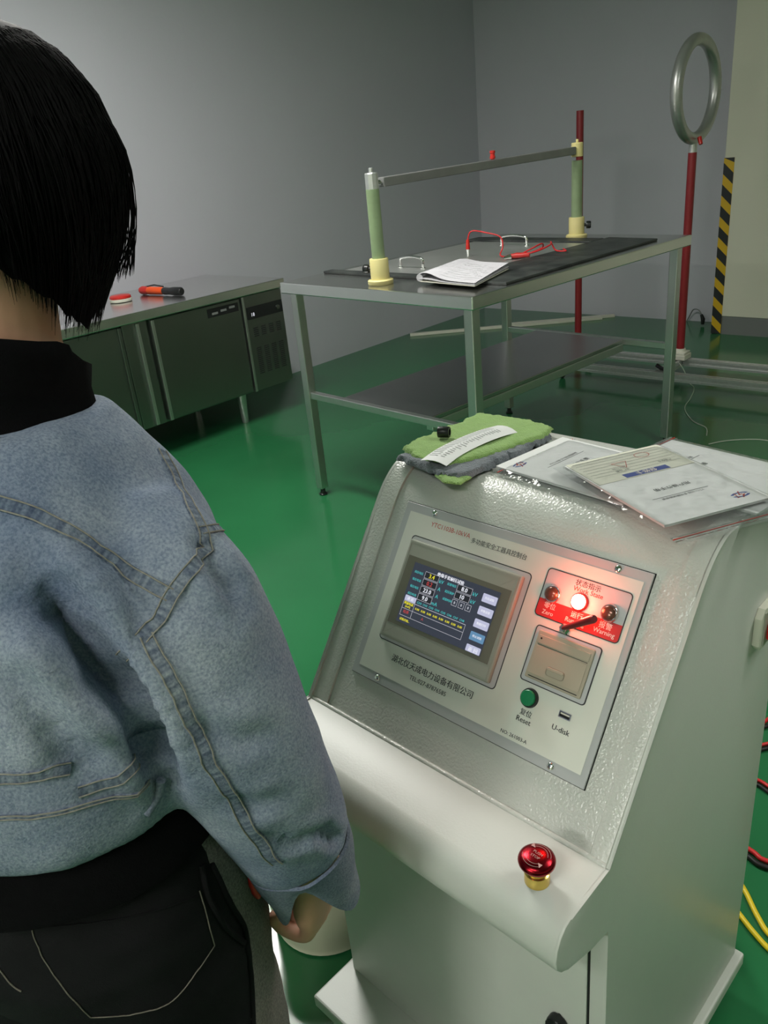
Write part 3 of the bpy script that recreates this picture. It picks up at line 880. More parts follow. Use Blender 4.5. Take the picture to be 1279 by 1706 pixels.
for s in (0, 120, 240):
    a = rad(s + 90); q = rad(s + 210)
    P0 = Vector((0.010 + 0.013 * cos(a), -0.004 + 0.013 * sin(a))); P1 = Vector((0.010 + 0.013 * cos(q), -0.004 + 0.013 * sin(q)))
    n_ = (P1 - P0).normalized().orthogonal() * 0.0004
    b.faces.new([b.verts.new((p.x, p.y, 0.0010)) for p in (P0 - n_, P1 - n_, P1 + n_, P0 + n_)])
for s in range(0, 360, 20):
    a, q = rad(s), rad(s + 20)
    b.faces.new([b.verts.new((-0.032 + r_ * cos(t_) * 1.3, -0.018 + r_ * sin(t_), 0.0010)) for r_, t_ in ((0.0085, a), (0.0085, q), (0.0078, q), (0.0078, a))])
obj('red_stamp', b, M['printred'], cd)
zip_bag('clear zip bag overhanging the front right corner of the console top', (0.400, 0.2985), aB, ZT + 0.0136, 0.170, 0.262, 0.0062, 1, seed=3)

# folded towel: two microfibre layers
def towel(name, outline, z0, z1, m, seed, parent, res=0.0045, wav=0.004, holes=None):
    """a folded layer with a ragged outline, soft relief and rolled edges"""
    P = [Vector(p) for p in outline]
    n = len(P)
    dense = []
    for i in range(n):
        a, c = P[i], P[(i + 1) % n]
        k = max(1, int((c - a).length / 0.006))
        for j in range(k):
            q = a.lerp(c, j / k)
            nn = Vector(((c - a).y, -(c - a).x)).normalized()
            q = q + nn * (noise.noise(Vector((q.x * 110, q.y * 110, seed))) * wav)
            dense.append(q)
    b = bmesh.new()
    vs = [b.verts.new((q.x, q.y, 0)) for q in dense]
    f = b.faces.new(vs)
    bmesh.ops.triangulate(b, faces=[f])
    for _ in range(4):
        es = [e for e in b.edges if e.calc_length() > res * 1.6]
        if not es: break
        bmesh.ops.subdivide_edges(b, edges=es, cuts=1, use_grid_fill=False)
        bmesh.ops.triangulate(b, faces=b.faces[:])
    bmesh.ops.beautify_fill(b, faces=b.faces[:], edges=b.edges[:])
    bd = {v for e in b.edges if e.is_boundary for v in e.verts}
    bl_ = [Vector((v.co.x, v.co.y, 0)) for v in bd]
    for v in b.verts:
        dmin = min((v.co - q).length for q in bl_) if v not in bd else 0
        t_ = min(1, dmin / 0.006)
        h = (z1 - z0) * (math.sqrt(1 - (1 - t_) ** 2))
        h += 0.0035 * noise.noise(Vector((v.co.x * 16, v.co.y * 16, seed + 5))) * t_ + 0.0009 * noise.noise(Vector((v.co.x * 160, v.co.y * 160, seed)))
        v.co.z = z0 + max(h, 0.0004)
    r = bmesh.ops.extrude_face_region(b, geom=b.faces[:])
    nv = [g for g in r['geom'] if isinstance(g, bmesh.types.BMVert)]
    for v in nv: v.co.z = z0
    return obj(name, b, m, parent, smooth=60)
tw = thing('folded_towel', 'green and grey microfibre towel folded on the left of the console top', 'towel', CONS @ T((0, 0, ZT)))
grey = [(0.008, 0.222), (0.030, 0.214), (0.050, 0.211), (0.083, 0.203), (0.108, 0.200), (0.140, 0.204), (0.150, 0.224), (0.155, 0.270), (0.158, 0.308), (0.160, 0.345), (0.162, 0.400), (0.140, 0.430), (0.06, 0.435), (0.012, 0.425), (0.006, 0.36)]
green = [(0.002, 0.240), (0.020, 0.234), (0.045, 0.222), (0.072, 0.220), (0.090, 0.226), (0.108, 0.224), (0.120, 0.250), (0.136, 0.282), (0.142, 0.310), (0.142, 0.336), (0.152, 0.362), (0.160, 0.389), (0.150, 0.428), (0.103, 0.436), (0.045, 0.436), (0.006, 0.430), (0.003, 0.368), (-0.004, 0.291)]
tail = [(0.098, 0.206), (0.108, 0.196), (0.132, 0.186), (0.152, 0.194), (0.152, 0.222), (0.125, 0.240), (0.104, 0.228)]
towel('lower_green_layer', tail, 0.0, 0.0035, M['towelgreen'], 3, tw)
towel('grey_layer', grey, 0.0003, 0.0090, M['towelgrey'], 1, tw, wav=0.009)
towel('green_layer', green, 0.0078, 0.0140, M['towelgreen'], 2, tw, wav=0.006)
# receipt strip resting on the towel: slightly arched
b = bmesh.new()
ctr = smooth_path([(0.092, 0.210, 0.0185), (0.088, 0.250, 0.0215), (0.088, 0.300, 0.0222), (0.092, 0.345, 0.0215), (0.098, 0.380, 0.0190)], 8)
V = []
for i, p in enumerate(ctr):
    d = (ctr[min(i + 1, len(ctr) - 1)] - ctr[max(i - 1, 0)]).normalized()
    s = d.cross(Vector((0, 0, 1))).normalized()
    V.append([b.verts.new(p + s * x + Vector((0, 0, -0.0030 * (x / 0.022) ** 2 * (1 + 0.6 * (x > 0))))) for x in (-0.022, -0.011, 0, 0.011, 0.022)])
for A, B in zip(V, V[1:]):
    for i in range(4): b.faces.new((A[i], A[i + 1], B[i + 1], B[i]))
r = bmesh.ops.extrude_face_region(b, geom=b.faces[:])
for g in r['geom']:
    if isinstance(g, bmesh.types.BMVert): g.co.z -= 0.0004
rc = thing('receipt_strip', 'white printed receipt strip lying across the green towel', 'receipt', CONS @ T((0, 0, ZT)))
obj('paper', b, M['paper'], rc, smooth=60)
b = bmesh.new()
for i in range(4, len(ctr) - 6, 1):
    p = ctr[i]; d = (ctr[i + 1] - ctr[i - 1]).normalized(); s = d.cross(Vector((0, 0, 1))).normalized()
    for x0_, x1_ in ((-0.018, -0.004 + 0.004 * random.random()), (0.002, 0.008 + 0.006 * random.random())):
        q = []
        for x, e_ in ((x0_, -0.0006), (x1_, -0.0006), (x1_, 0.0006), (x0_, 0.0006)):
            q.append(b.verts.new(p + s * x + d * e_ + Vector((0, 0, 0.0005 - 0.0030 * (x / 0.022) ** 2 * (1 + 0.6 * (x > 0))))))
        b.faces.new(q)
obj('print_lines', b, M['skirt'], rc)
b = bmesh.new(); lathe(b, [(0.0055, -0.009), (0.0085, -0.009), (0.0088, -0.007), (0.0088, 0.008), (0.0080, 0.009), (0.0055, 0.009), (0.0055, -0.006)], 24, (0, 0, 0), 'x')
tag(obj('rubber_stopper', b, M['blackp'], None, CONS @ T((0.037, 0.300, ZT + 0.0240)) @ Matrix.Rotation(rad(25), 4, 'Z'), smooth=40), 'small black rubber stopper lying on the green towel', 'stopper')

# ------------------------------------------------------------------ steel test table
TW, TL, TH, TT = 1.058, 1.495, 0.977, 0.0454
tb = thing('steel_table', 'stainless steel test table with lower shelf', 'table', TABL)
bm = bmesh.new(); box(bm, 0, TW, 0, TL, TH - TT, TH, 0.004); obj('tabletop', bm, M['steeltop'], tb, smooth=14)
for lx, ly in ((0.027, 0.027), (TW - 0.067, 0.027), (0.027, TL - 0.067), (TW - 0.067, TL - 0.067)):
    bm = bmesh.new(); box(bm, lx, lx + 0.04, ly, ly + 0.04, 0.035, TH - TT, 0.003)
    lg = obj('leg', bm, M['steel'], tb, smooth=14)
    bm = bmesh.new(); lathe(bm, [(0.018, 0), (0.020, 0.006), (0.012, 0.012), (0.010, 0.036)], 16, (lx + 0.02, ly + 0.02, 0)); obj('foot', bm, M['blackp'], lg, smooth=40)
for (x0, x1, y0, y1) in ((0.067, TW - 0.067, 0.033, 0.063), (0.067, TW - 0.067, TL - 0.063, TL - 0.033), ):
    bm = bmesh.new(); box(bm, x0, x1, y0, y1, 0.47, 0.50, 0.003); obj('rail', bm, M['steel'], tb, smooth=14)
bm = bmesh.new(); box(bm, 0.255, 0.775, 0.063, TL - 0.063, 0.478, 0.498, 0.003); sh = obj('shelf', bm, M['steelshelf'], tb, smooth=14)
bm = bmesh.new(); box(bm, 0.740, 0.775, 0.064, TL - 0.064, 0.440, 0.478, 0.003); obj('shelf_lip', bm, M['steel'], sh, smooth=14)
# lid with two bail handles between the mats
bm = bmesh.new(); box(bm, 0.06, 0.735, 0.285, 1.185, TH + 0.0002, TH + 0.003, 0.001); ld = obj('lid', bm, M['steellid'], tb)
for hx0, hx1, hy in ((0.300, 0.432, 0.424), (0.330, 0.475, 1.070)):
    bm = bmesh.new()
    ph = smooth_path([(hx0, hy, TH + 0.003), (hx0, hy, TH + 0.034), (hx0 + 0.012, hy, TH + 0.044), ((hx0 + hx1) / 2, hy, TH + 0.050), (hx1 - 0.012, hy, TH + 0.044), (hx1, hy, TH + 0.034), (hx1, hy, TH + 0.003)], 5)
    tube(bm, ph, 0.006, 10)
    for x in (hx0, hx1): lathe(bm, [(0.011, 0), (0.011, 0.004), (0.006, 0.006)], 14, (x, hy, TH + 0.003))
    obj('bail_handle', bm, M['chrome'], ld, smooth=50)
# black rubber insulating mats
def matstrip(poly, label, th=0.012):
    b = bmesh.new(); prism(b, poly, TH + 0.0002, TH + th, 'xy', 0.003)
    return tag(obj('rubber_mat', b, M['rubber'], None, TABL, smooth=14), label, 'mat', 'black rubber mats on the steel table')
matstrip([(0.02, 0.228), (0.735, 0.228), (0.735, 0.278), (0.02, 0.278)], 'narrow black rubber mat strip behind the near post', 0.011)
matstrip([(0.0, 1.195), (0.735, 1.195), (0.735, 1.30), (0.0, 1.30)], 'black rubber mat strip beneath the far post', 0.010)
matstrip([(0.742, 0.180), (1.030, 0.215), (1.000, 1.300), (0.742, 1.330)], 'wide black rubber mat along the right side of the table', 0.010)

# insulated posts
def post(x, y, label, metal_cap, zb=TH):
    e = thing('insulator_post', label, 'post', TABL @ T((x, y, zb)), 'insulator posts on the steel table')
    b = bmesh.new(); lathe(b, [(0.047, 0.0003), (0.049, 0.004), (0.049, 0.016), (0.046, 0.019), (0.036, 0.020), (0.036, 0.092), (0.034, 0.096), (0.025, 0.096)], 32); cup = obj('base_cup', b, M['yellowp'], e, smooth=40)
    b = bmesh.new()
    lathe(b, [(0.007, 0.03), (0.007, 0.045), (0.016, 0.045), (0.017, 0.049), (0.017, 0.062), (0.014, 0.066)], 12, (0, 0, 0), 'x')
    bmesh.ops.transform(b, matrix=T((0, 0, 0.058)) @ Matrix.Rotation(rad(205 if metal_cap else 30), 4, 'Z'), verts=b.verts[:])
    obj('clamp_knob', b, M['blackp'], cup, smooth=40)
    b = bmesh.new(); lathe(b, [(0.025, 0.09), (0.0245, 0.34)], 28); obj('green_tube', b, M['greentube'], e, smooth=40)
    b = bmesh.new()
    if metal_cap:
        lathe(b, [(0.0200, 0.335), (0.0245, 0.337), (0.0245, 0.392), (0.0225, 0.395), (0.008, 0.396), (0.008, 0.410), (0.005, 0.412)], 10)
        obj('metal_cap', b, M['alu'], e)
    else:
        lathe(b, [(0.0200, 0.355), (0.026, 0.357), (0.026, 0.412), (0.023, 0.415), (0.006, 0.415), (0.006, 0.428), (0.004, 0.429)], 28)
        obj('plastic_cap', b, M['yellowp'], e, smooth=40)
    return e
post(0.516, 0.100, 'green insulator post with fluted metal cap at the near table edge', True)
post(0.555, 1.352, 'green insulator post with cream cap at the far table edge', False)
bar = thing('test_bar', 'dark square steel bar spanning between the two green posts', 'bar', TABL)
a_, c_ = Vector((0.516, 0.100, TH + 0.358)), Vector((0.555, 1.352, TH + 0.383))
d_ = (c_ - a_).normalized()
def barbox(b, p, q, hw, bev=0.002):
    L_ = (q - p).length
    box(b, -hw, hw, 0, L_, -hw, hw, bev)
    R_ = (q - p).to_track_quat('Y', 'Z').to_matrix().to_4x4()
    bmesh.ops.transform(b, matrix=T(p) @ R_, verts=b.verts[:])
bm = bmesh.new(); barbox(bm, a_ + d_ * 0.045, c_ - d_ * 0.0285, 0.0165, 0.003); obj('bar_body', bm, M['rodsteel'], bar, smooth=14)
bm = bmesh.new(); tube(bm, [a_ + d_ * 0.0248, a_ + d_ * 0.048], 0.010, 14); obj('end_bolt', bm, M['chrome'], bar, smooth=40)
mid = a_.lerp(c_, 0.535)
bm = bmesh.new(); lathe(bm, [(0.008, 0.0165), (0.008, 0.020), (0.0115, 0.020), (0.0115, 0.028), (0.0095, 0.030), (0.0095, 0.040), (0.0115, 0.042), (0.011, 0.050), (0.006, 0.051)], 18, mid); obj('terminal', bm, M['redplastic'], bar, smooth=40)['label'] = 'red binding post terminal'

# notebook on the table: folded pages
nbm = TABL @ T((0, 0, TH + 0.0125))
nb = thing('notebook', 'white folded notebook lying open on the table corner', 'notebook', nbm)
c0, c1, c2, c3 = Vector((1.005, 0.075)), Vector((0.715, 0.110)), Vector((0.46, 0.70)), Vector((0.860, 0.460))
c0, c1, c2, c3 = Vector((0.985, 0.100)), Vector((0.700, 0.125)), Vector((0.625, 0.430)), Vector((0.865, 0.440))
def nb_layer(zoff, arch, m, nm, sh=0.0, th=0.002):
    b = bmesh.new()
    V = []
    nx, ny = 14, 12
    for j in range(ny + 1):
        row = []
        for i in range(nx + 1):
            u, v = i / nx, j / ny
            p = (c1.lerp(c0, u)).lerp(c2.lerp(c3, u), v)
            curl = arch * math.exp(-((u - 0.12) / 0.25) ** 2) * (1 - 0.5 * v)
            row.append(b.verts.new((p.x, p.y, zoff + curl + sh * v)))
        V.append(row)
    for j in range(ny):
        for i in range(nx):
            b.faces.new((V[j][i], V[j][i + 1], V[j + 1][i + 1], V[j + 1][i]))
    r_ = bmesh.ops.extrude_face_region(b, geom=b.faces[:])
    for g in r_['geom']:
        if isinstance(g, bmesh.types.BMVert): g.co.z -= th
    return obj(nm, b, m, nb, smooth=50)
nb_layer(0.0035, 0.0, M['card'], 'back_cover', 0, 0.003)
nb_layer(0.0085, 0.006, M['notebook'], 'page_block', 0.004, 0.004)
nb_layer(0.0125, 0.022, M['notebook'], 'top_page', 0.012, 0.0010)
# spine roll at the left edge
bm = bmesh.new()
tube(bm, [(c1.x, c1.y, 0.0145), (c1.lerp(c2, 0.5).x, c1.lerp(c2, 0.5).y, 0.0165), (c2.x, c2.y, 0.018)], 0.0135, 14); obj('folded_spine', bm, M['notebook'], nb, smooth=50)
bm = bmesh.new()
for i in range(9):
    v = 0.12 + 0.085 * i
    for k in range(9):
        ua, ub = 0.32 + 0.07 * k, 0.32 + 0.07 * (k + 1)
        if random.random() < 0.25 or ub > 0.96: continue
        q = []
        for (u, vv) in ((ua, v), (ub, v), (ub, v + 0.008), (ua, v + 0.008)):
            p = (c1.lerp(c0, u)).lerp(c2.lerp(c3, u), vv)
            q.append(bm.verts.new((p.x, p.y, 0.0125 + 0.022 * math.exp(-((u - 0.12) / 0.25) ** 2) * (1 - 0.5 * vv) + 0.012 * vv + 0.0006)))
        bm.faces.new(q)
obj('faint_writing', bm, M['statusgrey'], nb)

# red test leads with crocodile clips on the table
tl = thing('test_lead', 'red test lead with clips coiled beside the notebook on the table', 'cable', TABL @ T((0, 0, TH)))
bm = bmesh.new()
tube(bm, smooth_path([(0.402, 0.745, 0.030), (0.400, 0.750, 0.075), (0.415, 0.760, 0.108), (0.470, 0.790, 0.098), (0.540, 0.800, 0.080), (0.560, 0.790, 0.040), (0.565, 0.765, 0.012), (0.610, 0.735, 0.008), (0.665, 0.715, 0.012)], 6), 0.0032, 8); obj('lead_wire', bm, M['redwire'], tl, smooth=60)
for pts in ([(0.695, 0.725, 0.018), (0.730, 0.770, 0.040), (0.735, 0.830, 0.050), (0.720, 0.850, 0.030), (0.700, 0.780, 0.016)], [(0.700, 0.720, 0.018), (0.760, 0.760, 0.030), (0.770, 0.840, 0.045), (0.745, 0.880, 0.050), (0.790, 0.850, 0.022), (0.840, 0.850, 0.020), (0.800, 0.890, 0.022)]):
    bm = bmesh.new(); tube(bm, smooth_path(pts, 6), 0.0030, 8); obj('lead_wire', bm, M['redwire'], tl, smooth=60)
bm = bmesh.new(); tube(bm, [(0.402, 0.745, 0.0045), (0.402, 0.745, 0.034)], [0.006, 0.008], 10); obj('clip_jaw', bm, M['chrome'], tl, smooth=50)
bm = bmesh.new(); tube(bm, [(0.402, 0.745, 0.034), (0.402, 0.747, 0.075)], [0.010, 0.007], 10); obj('clip_sleeve', bm, M['redplastic'], tl, smooth=50)
bm = bmesh.new(); tube(bm, [(0.655, 0.700, 0.014), (0.685, 0.722, 0.016), (0.735, 0.745, 0.018)], [0.008, 0.013, 0.010], 10); obj('clip_sleeve', bm, M['redplastic'], tl, smooth=50)
bm = bmesh.new(); tube(bm, [(0.655, 0.675, 0.012), (0.672, 0.700, 0.015)], [0.006, 0.011], 10); obj('clip_jaw', bm, M['chrome'], tl, smooth=50)

# ------------------------------------------------------------------ refrigerated worktop cabinet by the left wall
cab = thing('worktop_cabinet', 'dark stainless steel worktop refrigerator cabinet against the left wall', 'cabinet', ROOM @ T((0, -3.06, 0)))
CX = 0.735
bm = bmesh.new(); box(bm, 0.02, CX - 0.03, -1.46, -0.015, 0.200, 0.762, 0.003); obj('body', bm, M['steeldark'], cab, smooth=14)
bm = bmesh.new(); box(bm, 0.002, 0.755, -1.48, 0, 0.762, 0.812, 0.004); obj('worktop', bm, M['steeltop'], cab, smooth=14)
bm = bmesh.new(); box(bm, CX - 0.03, CX - 0.004, -0.925, -0.330, 0.212, 0.752, 0.004); d1 = obj('door', bm, M['steeldark'], cab, smooth=14)
bm = bmesh.new(); box(bm, CX - 0.03, CX - 0.004, -1.455, -1.100, 0.212, 0.752, 0.004); d2 = obj('door', bm, M['steeldark'], cab, smooth=14)
bm = bmesh.new(); box(bm, CX - 0.004, CX + 0.010, -0.925, -0.905, 0.212, 0.752, 0.003); obj('door_handle', bm, M['steel'], d1, smooth=14)
bm = bmesh.new(); box(bm, CX - 0.004, CX + 0.010, -1.120, -1.100, 0.212, 0.752, 0.003); obj('door_handle', bm, M['steeldark'], d2, smooth=14)
bm = bmesh.new(); box(bm, CX - 0.03, CX - 0.012, -1.085, -0.940, 0.205, 0.758, 0.002); obj('mullion', bm, M['steeldark'], cab)
bm = bmesh.new(); box(bm, CX - 0.012, CX + 0.006, -1.012, -0.992, 0.212, 0.752, 0.003); obj('mullion_edge', bm, M['steel'], cab, smooth=14)
bm = bmesh.new(); box(bm, CX - 0.004, CX - 0.0025, -0.560, -0.345, 0.688, 0.735); lb = obj('name_plate', bm, M['blackp'], d1)
bm = bmesh.new()
for i in range(3): box(bm, CX - 0.0025, CX - 0.0018, -0.53 + 0.06 * i, -0.49 + 0.06 * i, 0.70 + 0.006 * i, 0.712 + 0.006 * i)
obj('plate_marks', bm, M['skirt'], lb)
# machine compartment: frame edge, panel, display, louvres
bm = bmesh.new(); box(bm, CX - 0.03, CX + 0.002, -0.318, -0.302, 0.205, 0.756, 0.002); obj('compartment_edge', bm, M['steel'], cab)
bm = bmesh.new(); box(bm, CX - 0.03, CX - 0.006, -0.300, -0.016, 0.205, 0.756, 0.002); mp = obj('machine_panel', bm, M['steeldark'], cab)
bm = bmesh.new(); box(bm, CX - 0.006, CX - 0.001, -0.288, -0.022, 0.622, 0.692, 0.001); dp = obj('control_display', bm, M['blackp'], cab)
bm = bmesh.new()
R_yz = Matrix(((0, 0, 1, 0), (1, 0, 0, 0), (0, 1, 0, 0), (0, 0, 0, 1)))
add_bm(bm, text_bm('18', h=0.020), T((CX - 0.0006, -0.250, 0.648)) @ R_yz)
obj('lit_digits', bm, M['px_white'], dp)
bm = bmesh.new(); lathe(bm, [(0.014, 0), (0.013, 0.008), (0, 0.009)], 18, (CX - 0.001, -0.062, 0.655), 'x'); obj('knob', bm, M['steeldark'], dp, smooth=40)
for c in range(4):
    y = -0.242 + c * 0.058
    for zz in [0.520 + 0.0115 * k for k in range(5)] + [0.300 + 0.0115 * k for k in range(14)]:
        bm = bmesh.new(); box(bm, CX - 0.006, CX - 0.0045, y - 0.018, y + 0.018, zz, zz + 0.0055)
        obj('louvre_slot', bm, M['darkvoid'], mp)
for ly in (-0.33, -1.38):
    for lx in (0.10, 0.60):
        bm = bmesh.new(); lathe(bm, [(0.018, 0), (0.020, 0.01), (0.027, 0.14), (0.030, 0.2005)], 18, (lx, ly, 0)); obj('leg', bm, M['alu'], cab, smooth=40)
# tool and reel on the cabinet
tool = thing('cable_tool', 'orange and red hand tool with black grip on the cabinet worktop', 'tool', ROOM @ T((0, -3.06, 0.812)))
q0, q1 = Vector((0.245, -0.640, 0.024)), Vector((0.590, -0.600, 0.024))
bm = bmesh.new(); tube(bm, [q0, q0.lerp(q1, .06), q0.lerp(q1, .14), q0.lerp(q1, .20)], [0.018, 0.024, 0.022, 0.018], 14); obj('red_head', bm, M['redplastic'], tool, smooth=50)
bm = bmesh.new(); tube(bm, [q0.lerp(q1, .18), q0.lerp(q1, .22), q0.lerp(q1, .52), q0.lerp(q1, .56)], [0.018, 0.022, 0.021, 0.018], 14); obj('orange_barrel', bm, M['orange'], tool, smooth=50)
bm = bmesh.new(); tube(bm, [q0.lerp(q1, .54), q0.lerp(q1, .60), q0.lerp(q1, .72), q0.lerp(q1, .80), q0.lerp(q1, .98), q1], [0.016, 0.021, 0.019, 0.023, 0.023, 0.018], 14); obj('black_grip', bm, M['blackp'], tool, smooth=50)
bm = bmesh.new(); tube(bm, [q0 + Vector((-0.03, 0.04, 0.01)), q0.lerp(q1, .25) + Vector((0, 0.03, 0.026)), q0.lerp(q1, .5) + Vector((0, 0.02, 0.020))], 0.004, 8); obj('trigger_rod', bm, M['blackp'], tool, smooth=50)
rl = thing('tape_reel', 'flat red and white reel beside the orange tool', 'reel', ROOM @ T((0.335, -3.89, 0.812)))
bm = bmesh.new(); lathe(bm, [(0.055, 0.0003), (0.060, 0.004), (0.060, 0.016), (0.055, 0.019)], 28); obj('white_base', bm, M['white'], rl, smooth=40)
bm = bmesh.new(); lathe(bm, [(0.052, 0.019), (0.058, 0.021), (0.057, 0.031), (0.050, 0.036), (0, 0.037)], 28); obj('red_lid', bm, M['redplastic'], rl, smooth=40)

# ------------------------------------------------------------------ electrode ring on its stand, trolley, second pole
rg = thing('ring_electrode', 'large silver metal ring on a red pole beside the table', 'electrode', ROOM @ T((2.50, -1.483, 0.145)))
bm = bmesh.new(); box(bm, -0.045, 0.045, -0.045, 0.045, -0.0035, 0.012, 0.003); lathe(bm, [(0.034, 0.012), (0.030, 0.03)], 20); obj('pole_flange', bm, M['white'], rg, smooth=40)
bm = bmesh.new(); lathe(bm, [(0.0235, 0.012), (0.0235, 1.125)], 24); obj('pole', bm, M['redpole'], rg, smooth=40)
bm = bmesh.new(); lathe(bm, [(0.022, 1.125), (0.022, 1.19)], 24); obj('collar', bm, M['alu'], rg, smooth=40)
bm = bmesh.new()
RR, rt = 0.2385, 0.0315
ct = Vector((0, 0, 1.176 + rt + RR - 0.012))
ax = Vector((sin(rad(2)), cos(rad(2)), 0))
tube(bm, [ct + RR * (cos(t_) * ax + sin(t_) * Vector((0, 0, 1))) for t_ in [2 * PI * i / 64 for i in range(64)]], rt, 18, closed=True)
obj('ring', bm, M['alumatte'], rg, smooth=60)
bm = bmesh.new(); tube(bm, [(0.045, -0.03, 1.20), (0.06, -0.04, 1.165)], [0.012, 0.010], 10); obj('clip', bm, M['redplastic'], rg, smooth=40)

trl = thing('trolley_frame', 'low aluminium profile trolley frame on black casters under the ring pole', 'trolley', ROOM @ T((2.50, -1.62, 0)))
def profile_bar(b, x0, x1, y0, y1, z0, z1, along='x'):
    """T-slot extrusion: solid core with four ribs and open grooves"""
    if along == 'x':
        h = (y1 - y0); k = h * 0.3
        poly = [(y0, z0), (y0 + k, z0), (y0 + k, z0 + k * .5), (y1 - k, z0 + k * .5), (y1 - k, z0), (y1, z0), (y1, z0 + k), (y1 - k * .5, z0 + k), (y1 - k * .5, z1 - k), (y1, z1 - k), (y1, z1), (y1 - k, z1), (y1 - k, z1 - k * .5), (y0 + k, z1 - k * .5), (y0 + k, z1), (y0, z1), (y0, z1 - k), (y0 + k * .5, z1 - k), (y0 + k * .5, z0 + k), (y0, z0 + k)]
        prism(b, poly, x0, x1, 'yz')
    else:
        h = (x1 - x0); k = h * 0.3
        poly = [(x0, z0), (x0 + k, z0), (x0 + k, z0 + k * .5), (x1 - k, z0 + k * .5), (x1 - k, z0), (x1, z0), (x1, z0 + k), (x1 - k * .5, z0 + k), (x1 - k * .5, z1 - k), (x1, z1 - k), (x1, z1), (x1 - k, z1), (x1 - k, z1 - k * .5), (x0 + k, z1 - k * .5), (x0 + k, z1), (x0, z1), (x0, z1 - k), (x0 + k * .5, z1 - k), (x0 + k * .5, z0 + k), (x0, z0 + k)]
        prism(b, poly, y0, y1, 'xz')
for yb in (-0.18, 0.16):
    bm = bmesh.new(); profile_bar(bm, -0.67 if yb < 0 else -0.62, 0.85, yb - 0.022, yb + 0.022, 0.066, 0.11); obj('profile_bar', bm, M['alu'], trl)
bm = bmesh.new(); profile_bar(bm, -0.022, 0.022, -0.157, 0.137, 0.0665, 0.1095, 'y'); obj('cross_bar', bm, M['alu'], trl)
bm = bmesh.new(); box(bm, -0.05, 0.05, 0.09, 0.19, 0.1102, 0.1414, 0.004); obj('bracket', bm, M['white'], trl, smooth=14)
bm = bmesh.new(); tube(bm, [(-0.03, -0.12, 0.13), (0.03, -0.14, 0.105)], 0.012, 8); tube(bm, [(-0.01, -0.13, 0.12), (0.05, -0.16, 0.125)], 0.008, 8); obj('clamp_lever', bm, M['blackp'], trl, smooth=40)
for xb in (-0.63, 0.80):
    for yb in (-0.18, 0.16):
        bm = bmesh.new(); box(bm, xb - 0.02, xb + 0.02, yb - 0.018, yb + 0.018, 0.060, 0.0658); box(bm, xb - 0.016, xb - 0.012, yb - 0.01, yb + 0.014, 0.024, 0.060); box(bm, xb + 0.012, xb + 0.016, yb - 0.01, yb + 0.014, 0.024, 0.060)
        cst = obj('caster', bm, M['blackp'], trl)
        bm = bmesh.new(); lathe(bm, [(0.005, -0.009), (0.026, -0.009), (0.028, -0.005), (0.028, 0.005), (0.026, 0.009), (0.005, 0.009)], 18, (xb, yb, 0.0282), 'x'); obj('wheel', bm, M['rubber'], cst, smooth=40)

rp = thing('red_pole', 'plain red square-ended pole standing behind the far edge of the table', 'pole', ROOM @ T((1.60, -1.116, 0)))
bm = bmesh.new(); box(bm, -0.06, 0.06, -0.06, 0.06, 0, 0.015, 0.003); obj('foot_plate', bm, M['redpole'], rp)
bm = bmesh.new(); lathe(bm, [(0.0235, 0.014), (0.0235, 1.552)], 24); obj('pole', bm, M['redpole'], rp, smooth=40)

# white trunking strips on the floor by the back wall
def strip(p, q, label, z=0.0):
    d = Vector(q) - Vector(p)
    b = bmesh.new(); box(b, 0, d.length, -0.019, 0.019, 0.0003, 0.022, 0.002)
    return tag(obj('trunking_strip', b, M['white'], None, ROOM @ T((p[0], p[1], z)) @ Matrix.Rotation(math.atan2(d.y, d.x), 4, 'Z'), smooth=14), label, 'strip', 'white trunking strips on the floor')
strip((0.07, -1.178), (1.275, -0.140), 'longer white trunking strip on the green floor reaching toward the left wall')
strip((0.660, -0.585), (1.330, -0.030), 'shorter white trunking strip on the green floor nearer the back wall')
# plug and cable at the wall
pg = thing('black_plug', 'small black plug on the floor at the back wall', 'plug', ROOM @ T((2.11, -0.16, 0)))
bm = bmesh.new(); tube(bm, [(0.0, 0.02, 0.012), (0, 0.02, 0.05), (-0.015, 0.02, 0.085)], [0.012, 0.016, 0.010], 10); obj('plug_body', bm, M['blackp'], pg, smooth=40)
bm = bmesh.new(); tube(bm, smooth_path([(-0.015, 0.02, 0.085), (-0.05, 0.05, 0.11), (-0.11, 0.10, 0.10), (-0.15, 0.13, 0.04), (-0.17, 0.14, 0.004)], 6), 0.004, 8); obj('plug_cable', bm, M['skirt'], pg, smooth=60)
# thin pale wires on the floor
wv = ROOM.inverted()
bm = bmesh.new(); tube(bm, smooth_path([(1.872, 4.705, 0.100), (1.878, 4.66, 0.08), (1.90, 4.60, 0.006), (1.886, 4.50, 0.003), (1.80, 4.33, 0.003), (1.70, 4.16, 0.003), (1.66, 3.95, 0.003), (1.68, 3.83, 0.003), (1.64, 3.72, 0.003)], 8), 0.0028, 6)
tag(obj('earth_wire', bm, M['whitewire'], None, smooth=60), 'thin pale wire trailing from the ring pole across the floor', 'cable')
bm = bmesh.new(); tube(bm, smooth_path([(1.60, 3.60, 0.003), (1.70, 3.62, 0.003), (1.83, 3.60, 0.003), (1.95, 3.52, 0.003), (2.3, 3.40, 0.003), (3.2, 3.1, 0.003), (4.3, 2.9, 0.003)], 8), 0.0026, 6)
tag(obj('floor_wire', bm, M['whitewire'], None, smooth=60), 'thin pale wire lying across the floor behind the console', 'cable')

